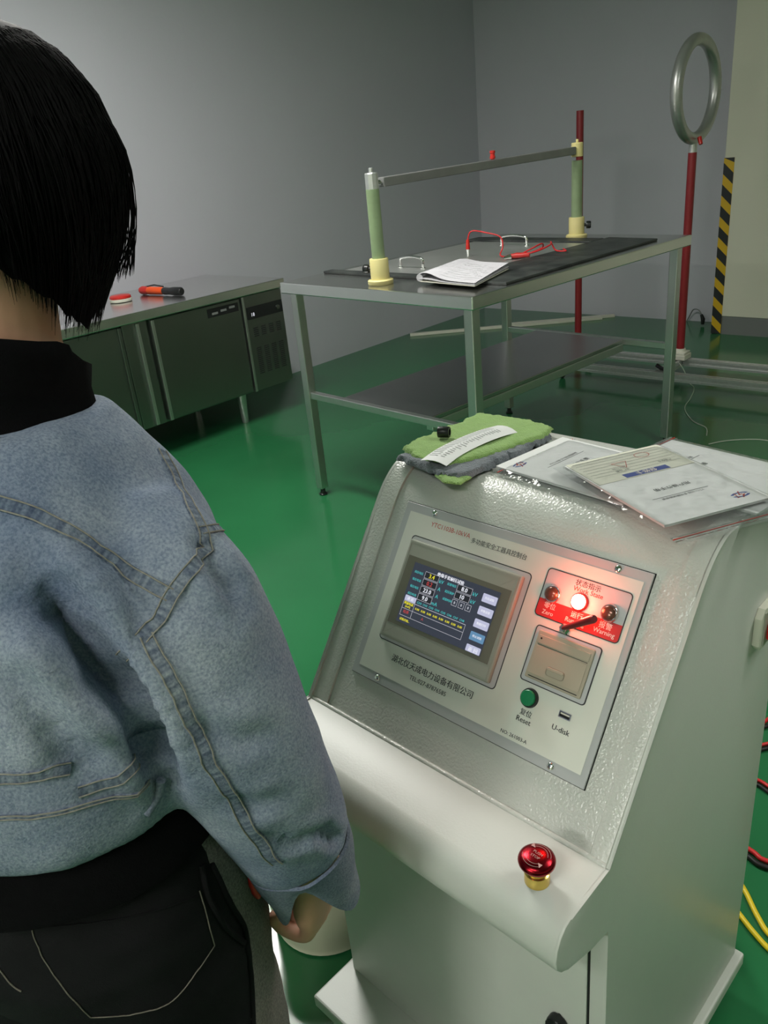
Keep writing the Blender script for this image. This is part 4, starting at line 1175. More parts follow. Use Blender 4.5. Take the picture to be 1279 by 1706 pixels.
# bucket behind the console's left side
bk = thing('bucket', 'cream white plastic bucket on the floor left of the console', 'bucket', T((-0.2, 1.200, 0)))
bm = bmesh.new(); lathe(bm, [(0.0, 0.006), (0.094, 0.006), (0.094, 0.0004), (0.106, 0.0004), (0.113, 0.006), (0.1135, 0.022), (0.116, 0.026), (0.124, 0.185), (0.129, 0.187), (0.129, 0.198), (0.120, 0.198), (0.112, 0.03), (0.0, 0.026)], 48); obj('bucket_body', bm, M['bucket'], bk, smooth=40)
bm = bmesh.new(); tube(bm, [(0.128 * cos(t_), 0.128 * sin(t_) * 0.55 - 0.0, 0.17 - 0.1 * abs(sin(t_))) for t_ in [PI + PI * i / 20 for i in range(21)]], 0.0025, 6); obj('bail', bm, M['alu'], bk, smooth=60)

# cables right of the console
def cable(name, pts, r, m, label, group=None, z=None):
    b = bmesh.new(); tube(b, smooth_path([(p[0], p[1], p[2] if len(p) > 2 else r + 0.001) for p in pts], 8), r, 8)
    return tag(obj(name, b, M[m], None, smooth=60), label, 'cable', group)
def pair(pts, r_, where):
    P_ = [Vector((p[0], p[1], p[2] if len(p) > 2 else r_ + 0.001)) for p in pts]
    for sg, m, lab in ((-1, 'redwire', 'red wire of the pair '), (1, 'blackwire', 'dark wire of the pair ')):
        out = []
        for i, p in enumerate(P_):
            d = (P_[min(i + 1, len(P_) - 1)] - P_[max(i - 1, 0)])
            d = Vector((d.x, d.y, 0)).normalized()
            q = p + Vector((d.y, -d.x, 0)) * (sg * r_ * 1.6)
            out.append(tuple(q))
        cable('test_cable', out, r_, m, lab + where, 'red and dark cables beside the console')
pair([(0.280, 1.222, 0.25), (0.36, 1.36, 0.05), (0.50, 1.50), (0.80, 1.66), (0.90, 1.615), (0.955, 1.635), (1.05, 1.70), (1.3, 1.80), (2.0, 2.05), (3.0, 2.15)], 0.0045, 'farthest behind the console')
pair([(0.336, 1.164, 0.25), (0.45, 1.32, 0.04), (0.60, 1.45), (0.78, 1.52), (0.865, 1.535), (0.905, 1.541), (1.0, 1.55), (1.2, 1.60), (2.0, 1.78), (2.9, 1.92)], 0.0045, 'second from the far end')
pair([(0.391, 1.107, 0.22), (0.50, 1.25, 0.04), (0.62, 1.38), (0.76, 1.46), (0.815, 1.427), (0.84, 1.385), (0.88, 1.36), (1.0, 1.36), (1.6, 1.48), (2.7, 1.62)], 0.0045, 'bending forward at mid console')
pair([(0.447, 1.049, 0.20), (0.53, 1.16, 0.03), (0.60, 1.25), (0.665, 1.285), (0.706, 1.228), (0.720, 1.202), (0.755, 1.188), (0.85, 1.19), (1.0, 1.25), (1.7, 1.32), (2.8, 1.25)], 0.0055, 'nearest above the yellow cables')
cable('yellow_cable', [(0.489, 1.005, 0.18), (0.56, 1.12, 0.03), (0.615, 1.19), (0.648, 1.18), (0.656, 1.139), (0.654, 1.079), (0.660, 1.032), (0.70, 0.985), (0.82, 0.945), (1.3, 0.92), (2.4, 1.0)], 0.0055, 'yellowwire', 'yellow cable on the floor beside the console, the one farther back', 'yellow cables')
cable('yellow_cable', [(0.517, 0.976, 0.16), (0.572, 1.06, 0.03), (0.598, 1.12), (0.615, 1.115), (0.622, 1.085), (0.632, 1.041), (0.648, 0.999), (0.69, 0.945), (0.80, 0.895), (1.3, 0.82), (2.4, 0.78)], 0.0055, 'yellowwire', 'yellow cable on the floor hugging the console side', 'yellow cables')
# ------------------------------------------------------------------ the person
PB = Vector((-0.335, 0.655, 0))
per = thing('person', 'person with black bobbed hair in a washed blue denim jacket, seen from behind', 'person', T(PB))
FA = rad(68)
Fv = Vector((cos(FA), sin(FA), 0)); Rv = Vector((sin(FA), -cos(FA), 0)); Zv = Vector((0, 0, 1))
def pz(r_, f_, z_):
    """a point of the person: right, forward, up (metres, from the feet)"""
    return Rv * r_ + Fv * f_ + Zv * z_
def wl(x, y, z_):
    return Vector((x, y, z_)) - PB
def ering(c, a, b, n=40, ex=2.0, R_=None, F_=None, tilt=0.0):
    R_ = R_ or Rv; F_ = F_ or Fv
    out = []
    for i in range(n):
        t_ = 2 * PI * i / n
        ca, sa = cos(t_), sin(t_)
        q = (abs(ca) ** ex + abs(sa) ** ex) ** (-1 / ex)
        out.append(c + R_ * (a * ca * q) + F_ * (b * sa * q) + Zv * (tilt * sa))
    return out
def limb(b, pts, radii, n=20, k=5):
    P_ = smooth_path(pts, k)
    rr = smooth_path([(x, 0, 0) for x in radii], k)
    tube(b, P_, [max(q.x, 0.001) for q in rr], n)
def bvh_of(o):
    b = bmesh.new(); b.from_mesh(o.data); t_ = BVHTree.FromBMesh(b); b.free(); return t_

# arm paths (right arm measured, left arm mirrored and a little forward)
ARM_R = [wl(-0.215, 0.640, 1.205), wl(-0.183, 0.605, 1.130), wl(-0.173, 0.590, 1.062), wl(-0.161, 0.588, 0.995), wl(-0.146, 0.596, 0.928), wl(-0.133, 0.611, 0.858), wl(-0.122, 0.632, 0.745)]
ARM_L = [pz(-0.165, 0.0, 1.215), pz(-0.215, 0.0, 1.120), pz(-0.235, 0.0, 1.03), pz(-0.24, 0.02, 0.93), pz(-0.235, 0.06, 0.85), pz(-0.225, 0.10, 0.765)]
HC = wl(-0.298, 0.735, 1.468)            # head centre
HA = rad(84)
HF = Vector((cos(HA), sin(HA), 0)); HR = Vector((sin(HA), -cos(HA), 0))
NK = wl(-0.315, 0.695, 1.30)

# --- body: one skin
b = bmesh.new()
def hp(r_, f_, u_): return HC + HR * r_ + HF * f_ + Zv * u_
rings = []
for u_, a, bb, f0 in ((-0.118, 0.020, 0.024, 0.062), (-0.110, 0.040, 0.045, 0.045), (-0.090, 0.056, 0.070, 0.022), (-0.055, 0.068, 0.086, 0.008), (-0.015, 0.074, 0.094, 0.0), (0.03, 0.076, 0.097, -0.004), (0.065, 0.068, 0.086, -0.006), (0.088, 0.047, 0.060, -0.006), (0.098, 0.020, 0.026, -0.006)):
    rings.append(ering(hp(0, f0, u_), a, bb, 28, 2.2, HR, HF))
loft(b, rings)
limb(b, [hp(0, 0.085, 0.02), hp(0, 0.104, -0.015), hp(0, 0.114, -0.034), hp(0, 0.092, -0.044)], [0.008, 0.010, 0.014, 0.008], 12)   # nose
limb(b, [hp(-0.022, 0.086, -0.066), hp(0, 0.095, -0.066), hp(0.022, 0.086, -0.066)], [0.006, 0.009, 0.006], 10)                      # lips
limb(b, [hp(-0.05, 0.078, 0.024), hp(-0.02, 0.092, 0.028), hp(0.02, 0.092, 0.028), hp(0.05, 0.078, 0.024)], [0.006, 0.009, 0.009, 0.006], 10)  # brow
for s in (-1, 1):
    limb(b, [hp(s * 0.074, -0.006, 0.022), hp(s * 0.084, -0.016, 0.016), hp(s * 0.084, -0.014, -0.012), hp(s * 0.074, -0.004, -0.030)], [0.007, 0.010, 0.009, 0.006], 10)  # ears
limb(b, [hp(0, -0.030, -0.03), NK + Zv * 0.03, NK - Zv * 0.06, wl(-0.330, 0.665, 1.18)], [0.056, 0.053, 0.058, 0.07], 24)
loft(b, [ering(pz(0, f_, z_), a, bb, 32, 2.3) for z_, a, bb, f_ in ((0.80, 0.15, 0.10, -0.02), (0.90, 0.135, 0.095, -0.01), (1.00, 0.125, 0.095, 0), (1.12, 0.130, 0.10, 0), (1.17, 0.115, 0.09, 0), (1.21, 0.08, 0.065, 0))])
limb(b, [wl(-0.235, 0.645, 1.150), wl(-0.188, 0.605, 1.105)] + ARM_R[2:], [0.045, 0.046, 0.042, 0.038, 0.038, 0.034, 0.026], 16)
limb(b, [ARM_L[0] - Zv * 0.05 + Rv * 0.02] + ARM_L[1:], [0.042, 0.046, 0.042, 0.038, 0.034, 0.026], 16)
for s in (-1, 1):
    limb(b, [pz(s * 0.080, -0.02, 0.86), pz(s * 0.082, -0.02, 0.66), pz(s * 0.082, 0.0, 0.45), pz(s * 0.083, -0.01, 0.30), pz(s * 0.09, -0.02, 0.09), pz(s * 0.09, -0.02, 0.05)], [0.078, 0.070, 0.052, 0.050, 0.035, 0.04], 16)
    limb(b, [pz(s * 0.092, -0.05, 0.05), pz(s * 0.094, 0.04, 0.05), pz(s * 0.096, 0.12, 0.045)], [0.032, 0.034, 0.028], 12)
def hand(b, wrist, side, palm_in, fwd, down, hs=1.14):
    """loosely closed fist: palm slab, four unequal curled fingers, thumb from the side of the palm"""
    palm_in, fwd, down = palm_in * hs, fwd * hs, down * hs
    q = lambda i, f_, d_: wrist + palm_in * i + fwd * f_ + down * d_
    rings = []
    for d_, w_, t_, i_ in ((-0.03, 0.026, 0.021, 0), (0.0, 0.028, 0.020, 0), (0.025, 0.036, 0.019, 0.001), (0.055, 0.041, 0.018, 0.003), (0.076, 0.040, 0.015, 0.004)):
        rings.append(ering(q(i_, 0.003, d_), t_, w_, 22, 2.4, palm_in, fwd))
    loft(b, rings)
    for k, (fo, ln) in enumerate(((0.032, 0.95), (0.011, 1.05), (-0.010, 1.0), (-0.029, 0.80))):
        K = q(0.003, fo, 0.070)
        P1 = K + palm_in * 0.014 * ln + down * 0.026 * ln
        P2 = P1 + palm_in * 0.026 * ln - down * 0.004
        P3 = P2 + palm_in * 0.006 - down * 0.022 * ln
        P4 = P3 - palm_in * 0.010 - down * 0.012 * ln
        limb(b, [K - down * 0.015, K, P1, P2, P3, P4], [0.0095, 0.0105, 0.0098, 0.0092, 0.0085, 0.0065], 12, 4)
    limb(b, [q(0.010, 0.028, 0.018), q(0.022, 0.044, 0.040), q(0.032, 0.044, 0.064), q(0.040, 0.032, 0.082), q(0.042, 0.020, 0.088)], [0.014, 0.0125, 0.0105, 0.0095, 0.007], 12, 4)
WR = wl(-0.122, 0.640, 0.742)
hd = (ARM_R[-1] - ARM_R[-2]).normalized()
hin = (-Rv - hd * (-Rv).dot(hd)).normalized()
hfw = hd.cross(hin); hfw = hfw if hfw.dot(Fv) > 0 else -hfw
hand(b, WR + Zv * 0.012, 1, hin, hfw, hd)
WL = ARM_L[-1]; hd2 = (ARM_L[-1] - ARM_L[-2]).normalized()
hin2 = (Rv - hd2 * Rv.dot(hd2)).normalized(); hf2 = hd2.cross(hin2); hf2 = hf2 if hf2.dot(Fv) > 0 else -hf2
hand(b, WL, -1, hin2, hf2, hd2)
body = obj('body', remeshed(b, 0.0034, 4), M['skin'], per, smooth=180)
for s in (-1, 1):
    b = bmesh.new(); bmesh.ops.create_uvsphere(b, u_segments=16, v_segments=10, radius=0.0118, matrix=T(hp(s * 0.030, 0.0825, 0.004)))
    obj('eye', b, M['paper'], per, smooth=180)

# --- jeans
def jean_c(z_): return pz(0.0, -0.025, z_)
b = bmesh.new()
loft(b, [ering(pz(0, f_, z_), a, bb, 40, 2.25) for z_, a, bb, f_ in ((0.95, 0.138, 0.115, -0.012), (0.90, 0.160, 0.136, -0.022), (0.86, 0.170, 0.140, -0.028), (0.80, 0.176, 0.146, -0.034), (0.74, 0.170, 0.136, -0.03), (0.70, 0.14, 0.10, -0.02))])
for s in (-1, 1):
    loft(b, [ering(pz(s * x, f_, z_), a, bb, 32, 2.2) for z_, x, a, bb, f_ in ((0.84, 0.084, 0.088, 0.120, -0.03), (0.72, 0.084, 0.088, 0.120, -0.028), (0.60, 0.082, 0.084, 0.108, -0.02), (0.45, 0.082, 0.080, 0.098, -0.01), (0.28, 0.084, 0.078, 0.098, -0.02), (0.10, 0.088, 0.080, 0.105, -0.025), (0.055, 0.090, 0.080, 0.106, -0.025))])
b = remeshed(b, 0.007, 10)
for v in b.verts:
    p = v.co + PB
    d = noise.noise(Vector((p.x * 9, p.y * 9, p.z * 14))) * 0.004 + noise.noise(Vector((p.x * 25, p.y * 25, p.z * 40))) * 0.0015
    v.co += v.normal * d
SEAM_A = -0.30
for f in b.faces:
    c = f.calc_center_median()
    side = 1 if c.dot(Rv) > 0 else -1
    cx_ = 0.05 * side
    al = math.atan2(c.dot(Fv) + 0.028, abs(c.dot(Rv)) - 0.05)
    f.material_index = 1 if (al > SEAM_A) else 0
jeans = obj('jeans', b, None, per, smooth=180, mats=[M['jeans'], M['jeansgrey']])
jeans['label'] = 'black denim jeans with grey front panels'
for s in (-1, 1):
    b = bmesh.new()
    loft(b, [ering(pz(s * 0.094, f_, z_), a, bb, 28, 2.4) for z_, a, bb, f_ in ((0.0005, 0.046, 0.130, 0.03), (0.015, 0.050, 0.134, 0.03), (0.030, 0.049, 0.133, 0.03), (0.055, 0.044, 0.115, 0.02), (0.080, 0.040, 0.080, -0.01), (0.100, 0.038, 0.060, -0.025))])
    obj('shoe', b, M['shoe'], per, smooth=50)

# --- black hoodie: hem below the jacket, stand collar round the neck
b = bmesh.new()
loft(b, [ering(pz(0, f_, z_), a, bb, 40, 2.2, tilt=tl_) for z_, a, bb, f_, tl_ in ((1.04, 0.145, 0.135, -0.012, 0), (0.97, 0.154, 0.146, -0.012, 0), (0.935, 0.162, 0.152, -0.018, 0), (0.905, 0.172, 0.155, -0.026, 0), (0.892, 0.173, 0.154, -0.028, 0.0), (0.896, 0.166, 0.148, -0.028, 0))], cap1=False)
for v in b.verts:
    p = v.co + PB
    v.co += Vector((v.co.x, v.co.y, 0)).normalized() * noise.noise(Vector((p.x * 14, p.y * 14, p.z * 18))) * 0.005
hood = obj('hoodie', b, M['hoodie'], per, smooth=60)
b = bmesh.new()
HN = wl(-0.336, 0.690, 1.278)
def crings(spec):
    return [ering(HN + Zv * dz + Fv * df, a, bb, 36, 2.0, tilt=tl_) for dz, a, bb, df, tl_ in spec]
loft(b, crings([(-0.085, 0.135, 0.105, -0.01, -0.00), (-0.055, 0.112, 0.094, -0.006, -0.005), (-0.025, 0.086, 0.083, 0, -0.008), (0.010, 0.082, 0.080, 0.004, -0.014), (0.036, 0.086, 0.082, 0.006, -0.030), (0.050, 0.083, 0.079, 0.006, -0.034), (0.048, 0.074, 0.072, 0.006, -0.034), (-0.01, 0.062, 0.066, 0.006, -0.01)]), cap0=False, cap1=False)
for v in b.verts:
    q_ = v.co + PB
    v.co += (v.co - HN).normalized() * (noise.noise(q_ * 22) * 0.006 + 0.005 * sin(q_.z * 190 + 6 * noise.noise(q_ * 9)))
obj('hoodie_lining', (lambda q: (loft(q, crings([(-0.062, 0.140, 0.108, -0.004, 0.0), (-0.040, 0.116, 0.097, -0.002, -0.004), (-0.022, 0.094, 0.088, 0.0, -0.008), (-0.014, 0.086, 0.084, 0.0, -0.008)]), cap0=False, cap1=False), q)[1])(bmesh.new()), M['navy'], per, smooth=180)['label'] = 'dark navy band at the neckline'
obj('hoodie_collar', b, M['hoodie'], per, smooth=180)

# --- denim jacket: torso, shoulders and sleeves as one cloth
b = bmesh.new()
JR = [  # z, half width, half depth, forward, right, tilt (front higher)
    (0.940, 0.166, 0.166, -0.004, 0.0, 0.0), (0.960, 0.172, 0.172, -0.004, 0.0, 0.0), (1.000, 0.176, 0.176, 0.0, 0.0, 0), (1.060, 0.176, 0.174, 0.004, 0.0, 0), (1.110, 0.172, 0.166, 0.006, 0, 0), (1.150, 0.164, 0.154, 0.010, 0, 0), (1.185, 0.150, 0.138, 0.014, 0, 0), (1.215, 0.130, 0.120, 0.018, 0, 0), (1.245, 0.104, 0.100, 0.022, 0.002, 0), (1.268, 0.080, 0.084, 0.026, 0.004, 0)]
loft(b, [ering(pz(r0, f_, z_), a, bb, 48, 2.6, tilt=tl_) for z_, a, bb, f_, r0, tl_ in JR])
SL_R = [0.060, 0.074, 0.073, 0.074, 0.070, 0.063, 0.056]
SP = [wl(-0.225, 0.640, 1.165)] + [wl(-0.183, 0.600, 1.115)] + ARM_R[2:]
limb(b, SP[:-1] + [wl(-0.126, 0.623, 0.803)], [0.060, 0.066] + SL_R[2:-1] + [0.0565], 28)
limb(b, [ARM_L[0] - Zv * 0.03] + ARM_L[1:-1] + [ARM_L[-1] + Zv * 0.02], [0.068, 0.076, 0.073, 0.068, 0.060, 0.055], 28)
b = remeshed(b, 0.0062, 9)
JACKET_B = b
# lines on the clothing surface (world metres)
LINES = {
    'yoke': [(-0.300, 0.565, 1.240), (-0.293, 0.563, 1.237), (-0.287, 0.562, 1.234), (-0.279, 0.561, 1.231), (-0.271, 0.561, 1.227), (-0.262, 0.561, 1.222), (-0.255, 0.560, 1.217), (-0.247, 0.559, 1.211), (-0.239, 0.559, 1.204), (-0.230, 0.559, 1.195), (-0.226, 0.558, 1.190), (-0.222, 0.558, 1.186), (-0.217, 0.559, 1.181), (-0.209, 0.559, 1.172), (-0.200, 0.557, 1.165), (-0.191, 0.553, 1.161), (-0.184, 0.550, 1.157), (-0.178, 0.548, 1.153), (-0.172, 0.546, 1.150)],
    'armhole': [(-0.197, 0.695, 1.218), (-0.192, 0.687, 1.211), (-0.187, 0.681, 1.204), (-0.182, 0.673, 1.197), (-0.174, 0.654, 1.192), (-0.165, 0.629, 1.190), (-0.159, 0.615, 1.185), (-0.152, 0.605, 1.178), (-0.148, 0.596, 1.172), (-0.146, 0.587, 1.168), (-0.150, 0.575, 1.165), (-0.154, 0.568, 1.163), (-0.158, 0.561, 1.160), (-0.164, 0.554, 1.156), (-0.169, 0.548, 1.152), (-0.174, 0.543, 1.146), (-0.178, 0.539, 1.139), (-0.183, 0.536, 1.133), (-0.191, 0.535, 1.128), (-0.198, 0.534, 1.123), (-0.204, 0.533, 1.118), (-0.209, 0.530, 1.114)],
    'sleeve': [(-0.197, 0.534, 1.122), (-0.193, 0.531, 1.115), (-0.189, 0.527, 1.105), (-0.185, 0.524, 1.095), (-0.181, 0.521, 1.084), (-0.177, 0.519, 1.073), (-0.174, 0.517, 1.061), (-0.170, 0.516, 1.048), (-0.167, 0.515, 1.035), (-0.164, 0.514, 1.022), (-0.161, 0.514, 1.009), (-0.157, 0.515, 0.996), (-0.154, 0.516, 0.981), (-0.151, 0.518, 0.966), (-0.148, 0.521, 0.948), (-0.146, 0.524, 0.932), (-0.143, 0.528, 0.917), (-0.140, 0.531, 0.904), (-0.137, 0.535, 0.890), (-0.134, 0.540, 0.876), (-0.130, 0.545, 0.862)],
    'hemseam': [(-0.329, 0.473, 1.014), (-0.321, 0.472, 1.014), (-0.311, 0.471, 1.014), (-0.302, 0.472, 1.013), (-0.293, 0.472, 1.011), (-0.284, 0.474, 1.011), (-0.276, 0.476, 1.010), (-0.268, 0.478, 1.009), (-0.259, 0.481, 1.008), (-0.250, 0.486, 1.006), (-0.240, 0.491, 1.004), (-0.232, 0.498, 1.002), (-0.223, 0.505, 1.000), (-0.216, 0.513, 0.997)],
    'panel': [(-0.320, 0.475, 1.049), (-0.312, 0.475, 1.049), (-0.302, 0.475, 1.049), (-0.293, 0.475, 1.048), (-0.284, 0.477, 1.048), (-0.277, 0.478, 1.047), (-0.269, 0.480, 1.046), (-0.263, 0.482, 1.044), (-0.257, 0.484, 1.042)],
    'panel2': [(-0.257, 0.483, 1.021), (-0.251, 0.486, 1.020), (-0.245, 0.489, 1.020), (-0.240, 0.492, 1.020), (-0.235, 0.496, 1.020), (-0.231, 0.500, 1.020), (-0.226, 0.504, 1.021), (-0.221, 0.508, 1.022), (-0.216, 0.514, 1.022), (-0.211, 0.518, 1.022)],
    'chest': [(-0.152, 0.601, 1.177), (-0.149, 0.606, 1.175), (-0.145, 0.614, 1.171), (-0.143, 0.629, 1.164)],
    'f_arm': [(-0.269, 0.521, 1.177), (-0.263, 0.520, 1.173), (-0.258, 0.520, 1.170), (-0.254, 0.520, 1.166), (-0.250, 0.519, 1.161), (-0.246, 0.518, 1.156), (-0.241, 0.517, 1.148), (-0.237, 0.516, 1.139), (-0.234, 0.515, 1.129), (-0.230, 0.514, 1.119), (-0.226, 0.514, 1.109), (-0.222, 0.515, 1.099), (-0.219, 0.516, 1.089), (-0.216, 0.518, 1.079), (-0.213, 0.519, 1.069), (-0.211, 0.519, 1.058), (-0.211, 0.518, 1.046), (-0.212, 0.517, 1.036)],
    'f_arm2': [(-0.239, 0.525, 1.160), (-0.237, 0.523, 1.154), (-0.233, 0.521, 1.145), (-0.230, 0.520, 1.136), (-0.229, 0.518, 1.128), (-0.228, 0.516, 1.120), (-0.227, 0.514, 1.113), (-0.228, 0.511, 1.106), (-0.230, 0.509, 1.100)],
    'f_c1': [(-0.290, 0.492, 1.125), (-0.284, 0.491, 1.122), (-0.276, 0.491, 1.118), (-0.271, 0.492, 1.115), (-0.265, 0.492, 1.109), (-0.259, 0.492, 1.101), (-0.254, 0.493, 1.092), (-0.251, 0.493, 1.082), (-0.248, 0.492, 1.070), (-0.247, 0.491, 1.059), (-0.246, 0.490, 1.048), (-0.247, 0.489, 1.038), (-0.248, 0.489, 1.029)],
    'f_s1': [(-0.087, 0.567, 0.865), (-0.085, 0.572, 0.855), (-0.081, 0.579, 0.843), (-0.077, 0.589, 0.833)],
    'f_s2': [(-0.165, 0.549, 1.151), (-0.160, 0.547, 1.145), (-0.155, 0.546, 1.141), (-0.149, 0.545, 1.135), (-0.145, 0.545, 1.131), (-0.141, 0.546, 1.127), (-0.138, 0.546, 1.123), (-0.132, 0.548, 1.117)],
    'f_s3': [(-0.129, 0.532, 0.907), (-0.125, 0.535, 0.901), (-0.118, 0.539, 0.891), (-0.112, 0.544, 0.883), (-0.105, 0.549, 0.879), (-0.098, 0.554, 0.876), (-0.092, 0.561, 0.872), (-0.086, 0.568, 0.867), (-0.080, 0.577, 0.862)],
    'f_s4': [(-0.194, 0.522, 1.074), (-0.194, 0.521, 1.064), (-0.194, 0.520, 1.057), (-0.195, 0.520, 1.050), (-0.195, 0.519, 1.042), (-0.194, 0.519, 1.034), (-0.192, 0.519, 1.027), (-0.190, 0.518, 1.019), (-0.187, 0.518, 1.010), (-0.184, 0.517, 1.002), (-0.182, 0.517, 0.995)],
    'pocket_l': [(-0.334, 0.490, 0.884), (-0.334, 0.487, 0.877), (-0.334, 0.486, 0.870), (-0.333, 0.484, 0.863), (-0.331, 0.482, 0.856), (-0.330, 0.480, 0.848), (-0.327, 0.478, 0.838), (-0.324, 0.476, 0.828), (-0.321, 0.475, 0.822), (-0.319, 0.474, 0.817), (-0.317, 0.473, 0.811), (-0.315, 0.472, 0.805), (-0.312, 0.472, 0.798), (-0.310, 0.472, 0.791), (-0.309, 0.474, 0.782), (-0.307, 0.477, 0.768)],
    'pocket_b': [(-0.307, 0.477, 0.768), (-0.299, 0.477, 0.766), (-0.293, 0.478, 0.765), (-0.287, 0.478, 0.764), (-0.280, 0.479, 0.763), (-0.274, 0.479, 0.762), (-0.269, 0.480, 0.762), (-0.263, 0.481, 0.761), (-0.257, 0.483, 0.760), (-0.252, 0.485, 0.758), (-0.247, 0.488, 0.757), (-0.242, 0.491, 0.756), (-0.235, 0.496, 0.757), (-0.228, 0.502, 0.760), (-0.225, 0.505, 0.762), (-0.222, 0.508, 0.764), (-0.218, 0.511, 0.767), (-0.214, 0.515, 0.769), (-0.210, 0.519, 0.772), (-0.207, 0.523, 0.774), (-0.202, 0.529, 0.777)],
    'pocket_r': [(-0.202, 0.529, 0.777), (-0.201, 0.527, 0.789), (-0.201, 0.526, 0.803), (-0.201, 0.527, 0.816), (-0.202, 0.529, 0.830), (-0.202, 0.529, 0.837), (-0.203, 0.531, 0.848)],
    'pocket_t': [(-0.333, 0.487, 0.875), (-0.324, 0.486, 0.875), (-0.318, 0.486, 0.875), (-0.312, 0.486, 0.875), (-0.306, 0.486, 0.875), (-0.300, 0.487, 0.874), (-0.294, 0.487, 0.874), (-0.288, 0.488, 0.872), (-0.281, 0.489, 0.871), (-0.275, 0.491, 0.870), (-0.269, 0.492, 0.868), (-0.263, 0.494, 0.867), (-0.256, 0.496, 0.865), (-0.250, 0.499, 0.864), (-0.243, 0.501, 0.862), (-0.237, 0.504, 0.860), (-0.231, 0.507, 0.858), (-0.226, 0.510, 0.856), (-0.221, 0.514, 0.854), (-0.216, 0.518, 0.852), (-0.212, 0.521, 0.850), (-0.205, 0.528, 0.845)],
    'jseam': [(-0.194, 0.551, 0.858), (-0.192, 0.551, 0.845), (-0.190, 0.551, 0.836), (-0.189, 0.551, 0.827), (-0.188, 0.551, 0.817), (-0.187, 0.553, 0.807), (-0.186, 0.559, 0.785), (-0.185, 0.567, 0.763), (-0.184, 0.570, 0.748), (-0.183, 0.569, 0.738), (-0.183, 0.568, 0.730), (-0.184, 0.567, 0.720), (-0.186, 0.569, 0.702), (-0.188, 0.570, 0.681), (-0.189, 0.570, 0.672), (-0.190, 0.569, 0.662), (-0.191, 0.568, 0.651), (-0.192, 0.565, 0.640), (-0.193, 0.562, 0.630), (-0.194, 0.559, 0.620), (-0.195, 0.557, 0.611)],
    'rip': [(-0.379, 0.487, 0.836), (-0.375, 0.485, 0.834), (-0.372, 0.483, 0.831), (-0.370, 0.482, 0.827), (-0.368, 0.481, 0.823), (-0.366, 0.480, 0.819), (-0.362, 0.479, 0.814), (-0.357, 0.477, 0.811)],
    'hipseam': [(-0.200, 0.543, 0.867), (-0.200, 0.541, 0.860), (-0.200, 0.538, 0.850), (-0.199, 0.535, 0.838), (-0.197, 0.535, 0.824), (-0.194, 0.536, 0.809), (-0.193, 0.541, 0.789), (-0.191, 0.550, 0.767), (-0.188, 0.558, 0.747), (-0.185, 0.563, 0.734)],
    'f_s5': [(-0.176, 0.517, 1.063), (-0.171, 0.516, 1.057), (-0.168, 0.516, 1.052), (-0.164, 0.516, 1.047), (-0.160, 0.516, 1.042), (-0.156, 0.516, 1.038), (-0.152, 0.516, 1.035), (-0.148, 0.517, 1.032), (-0.144, 0.518, 1.029), (-0.140, 0.519, 1.026), (-0.135, 0.521, 1.023), (-0.131, 0.522, 1.020), (-0.126, 0.525, 1.018), (-0.121, 0.528, 1.016), (-0.116, 0.531, 1.013), (-0.112, 0.535, 1.011), (-0.105, 0.542, 1.007)],
    'f_s6': [(-0.164, 0.518, 0.968), (-0.157, 0.518, 0.963), (-0.152, 0.518, 0.960), (-0.147, 0.520, 0.956), (-0.142, 0.521, 0.952), (-0.137, 0.522, 0.950), (-0.132, 0.524, 0.948), (-0.127, 0.526, 0.947), (-0.121, 0.528, 0.946), (-0.116, 0.531, 0.945), (-0.108, 0.536, 0.943)],
    'f_chest': [(-0.150, 0.598, 1.175), (-0.148, 0.593, 1.172), (-0.146, 0.587, 1.168), (-0.143, 0.582, 1.163), (-0.140, 0.579, 1.159), (-0.137, 0.576, 1.154), (-0.134, 0.574, 1.150), (-0.131, 0.573, 1.144), (-0.127, 0.572, 1.138), (-0.124, 0.572, 1.133), (-0.122, 0.572, 1.129), (-0.120, 0.572, 1.125)],
    'f_b1': [(-0.278, 0.550, 1.218), (-0.273, 0.546, 1.211), (-0.271, 0.543, 1.207), (-0.267, 0.540, 1.202), (-0.264, 0.537, 1.197), (-0.261, 0.535, 1.193), (-0.258, 0.533, 1.189), (-0.255, 0.532, 1.186), (-0.252, 0.531, 1.182), (-0.248, 0.530, 1.178), (-0.245, 0.530, 1.175), (-0.240, 0.529, 1.168), (-0.234, 0.530, 1.162), (-0.230, 0.530, 1.157)],
    'f_b2': [(-0.272, 0.486, 1.089), (-0.268, 0.486, 1.083), (-0.266, 0.486, 1.079), (-0.264, 0.486, 1.074), (-0.262, 0.486, 1.070), (-0.259, 0.485, 1.061), (-0.258, 0.485, 1.052), (-0.257, 0.485, 1.045)],
    'f_under': [(-0.214, 0.524, 1.101), (-0.213, 0.522, 1.091), (-0.213, 0.521, 1.084), (-0.212, 0.520, 1.076), (-0.212, 0.520, 1.068), (-0.211, 0.519, 1.060), (-0.211, 0.519, 1.054), (-0.210, 0.519, 1.046), (-0.210, 0.519, 1.039), (-0.209, 0.519, 1.032), (-0.208, 0.519, 1.024), (-0.208, 0.520, 1.017), (-0.206, 0.520, 1.009), (-0.205, 0.521, 1.000), (-0.203, 0.523, 0.990), (-0.202, 0.525, 0.980), (-0.200, 0.526, 0.973)],
    'tab': [(-0.207, 0.521, 0.990), (-0.209, 0.521, 0.983), (-0.211, 0.520, 0.978), (-0.213, 0.518, 0.975), (-0.216, 0.515, 0.972), (-0.219, 0.512, 0.969), (-0.222, 0.509, 0.966)],
    'redtag': [(-0.175, 0.593, 0.790), (-0.175, 0.595, 0.781), (-0.176, 0.599, 0.772), (-0.176, 0.601, 0.763), (-0.175, 0.603, 0.756), (-0.175, 0.604, 0.749)],
}
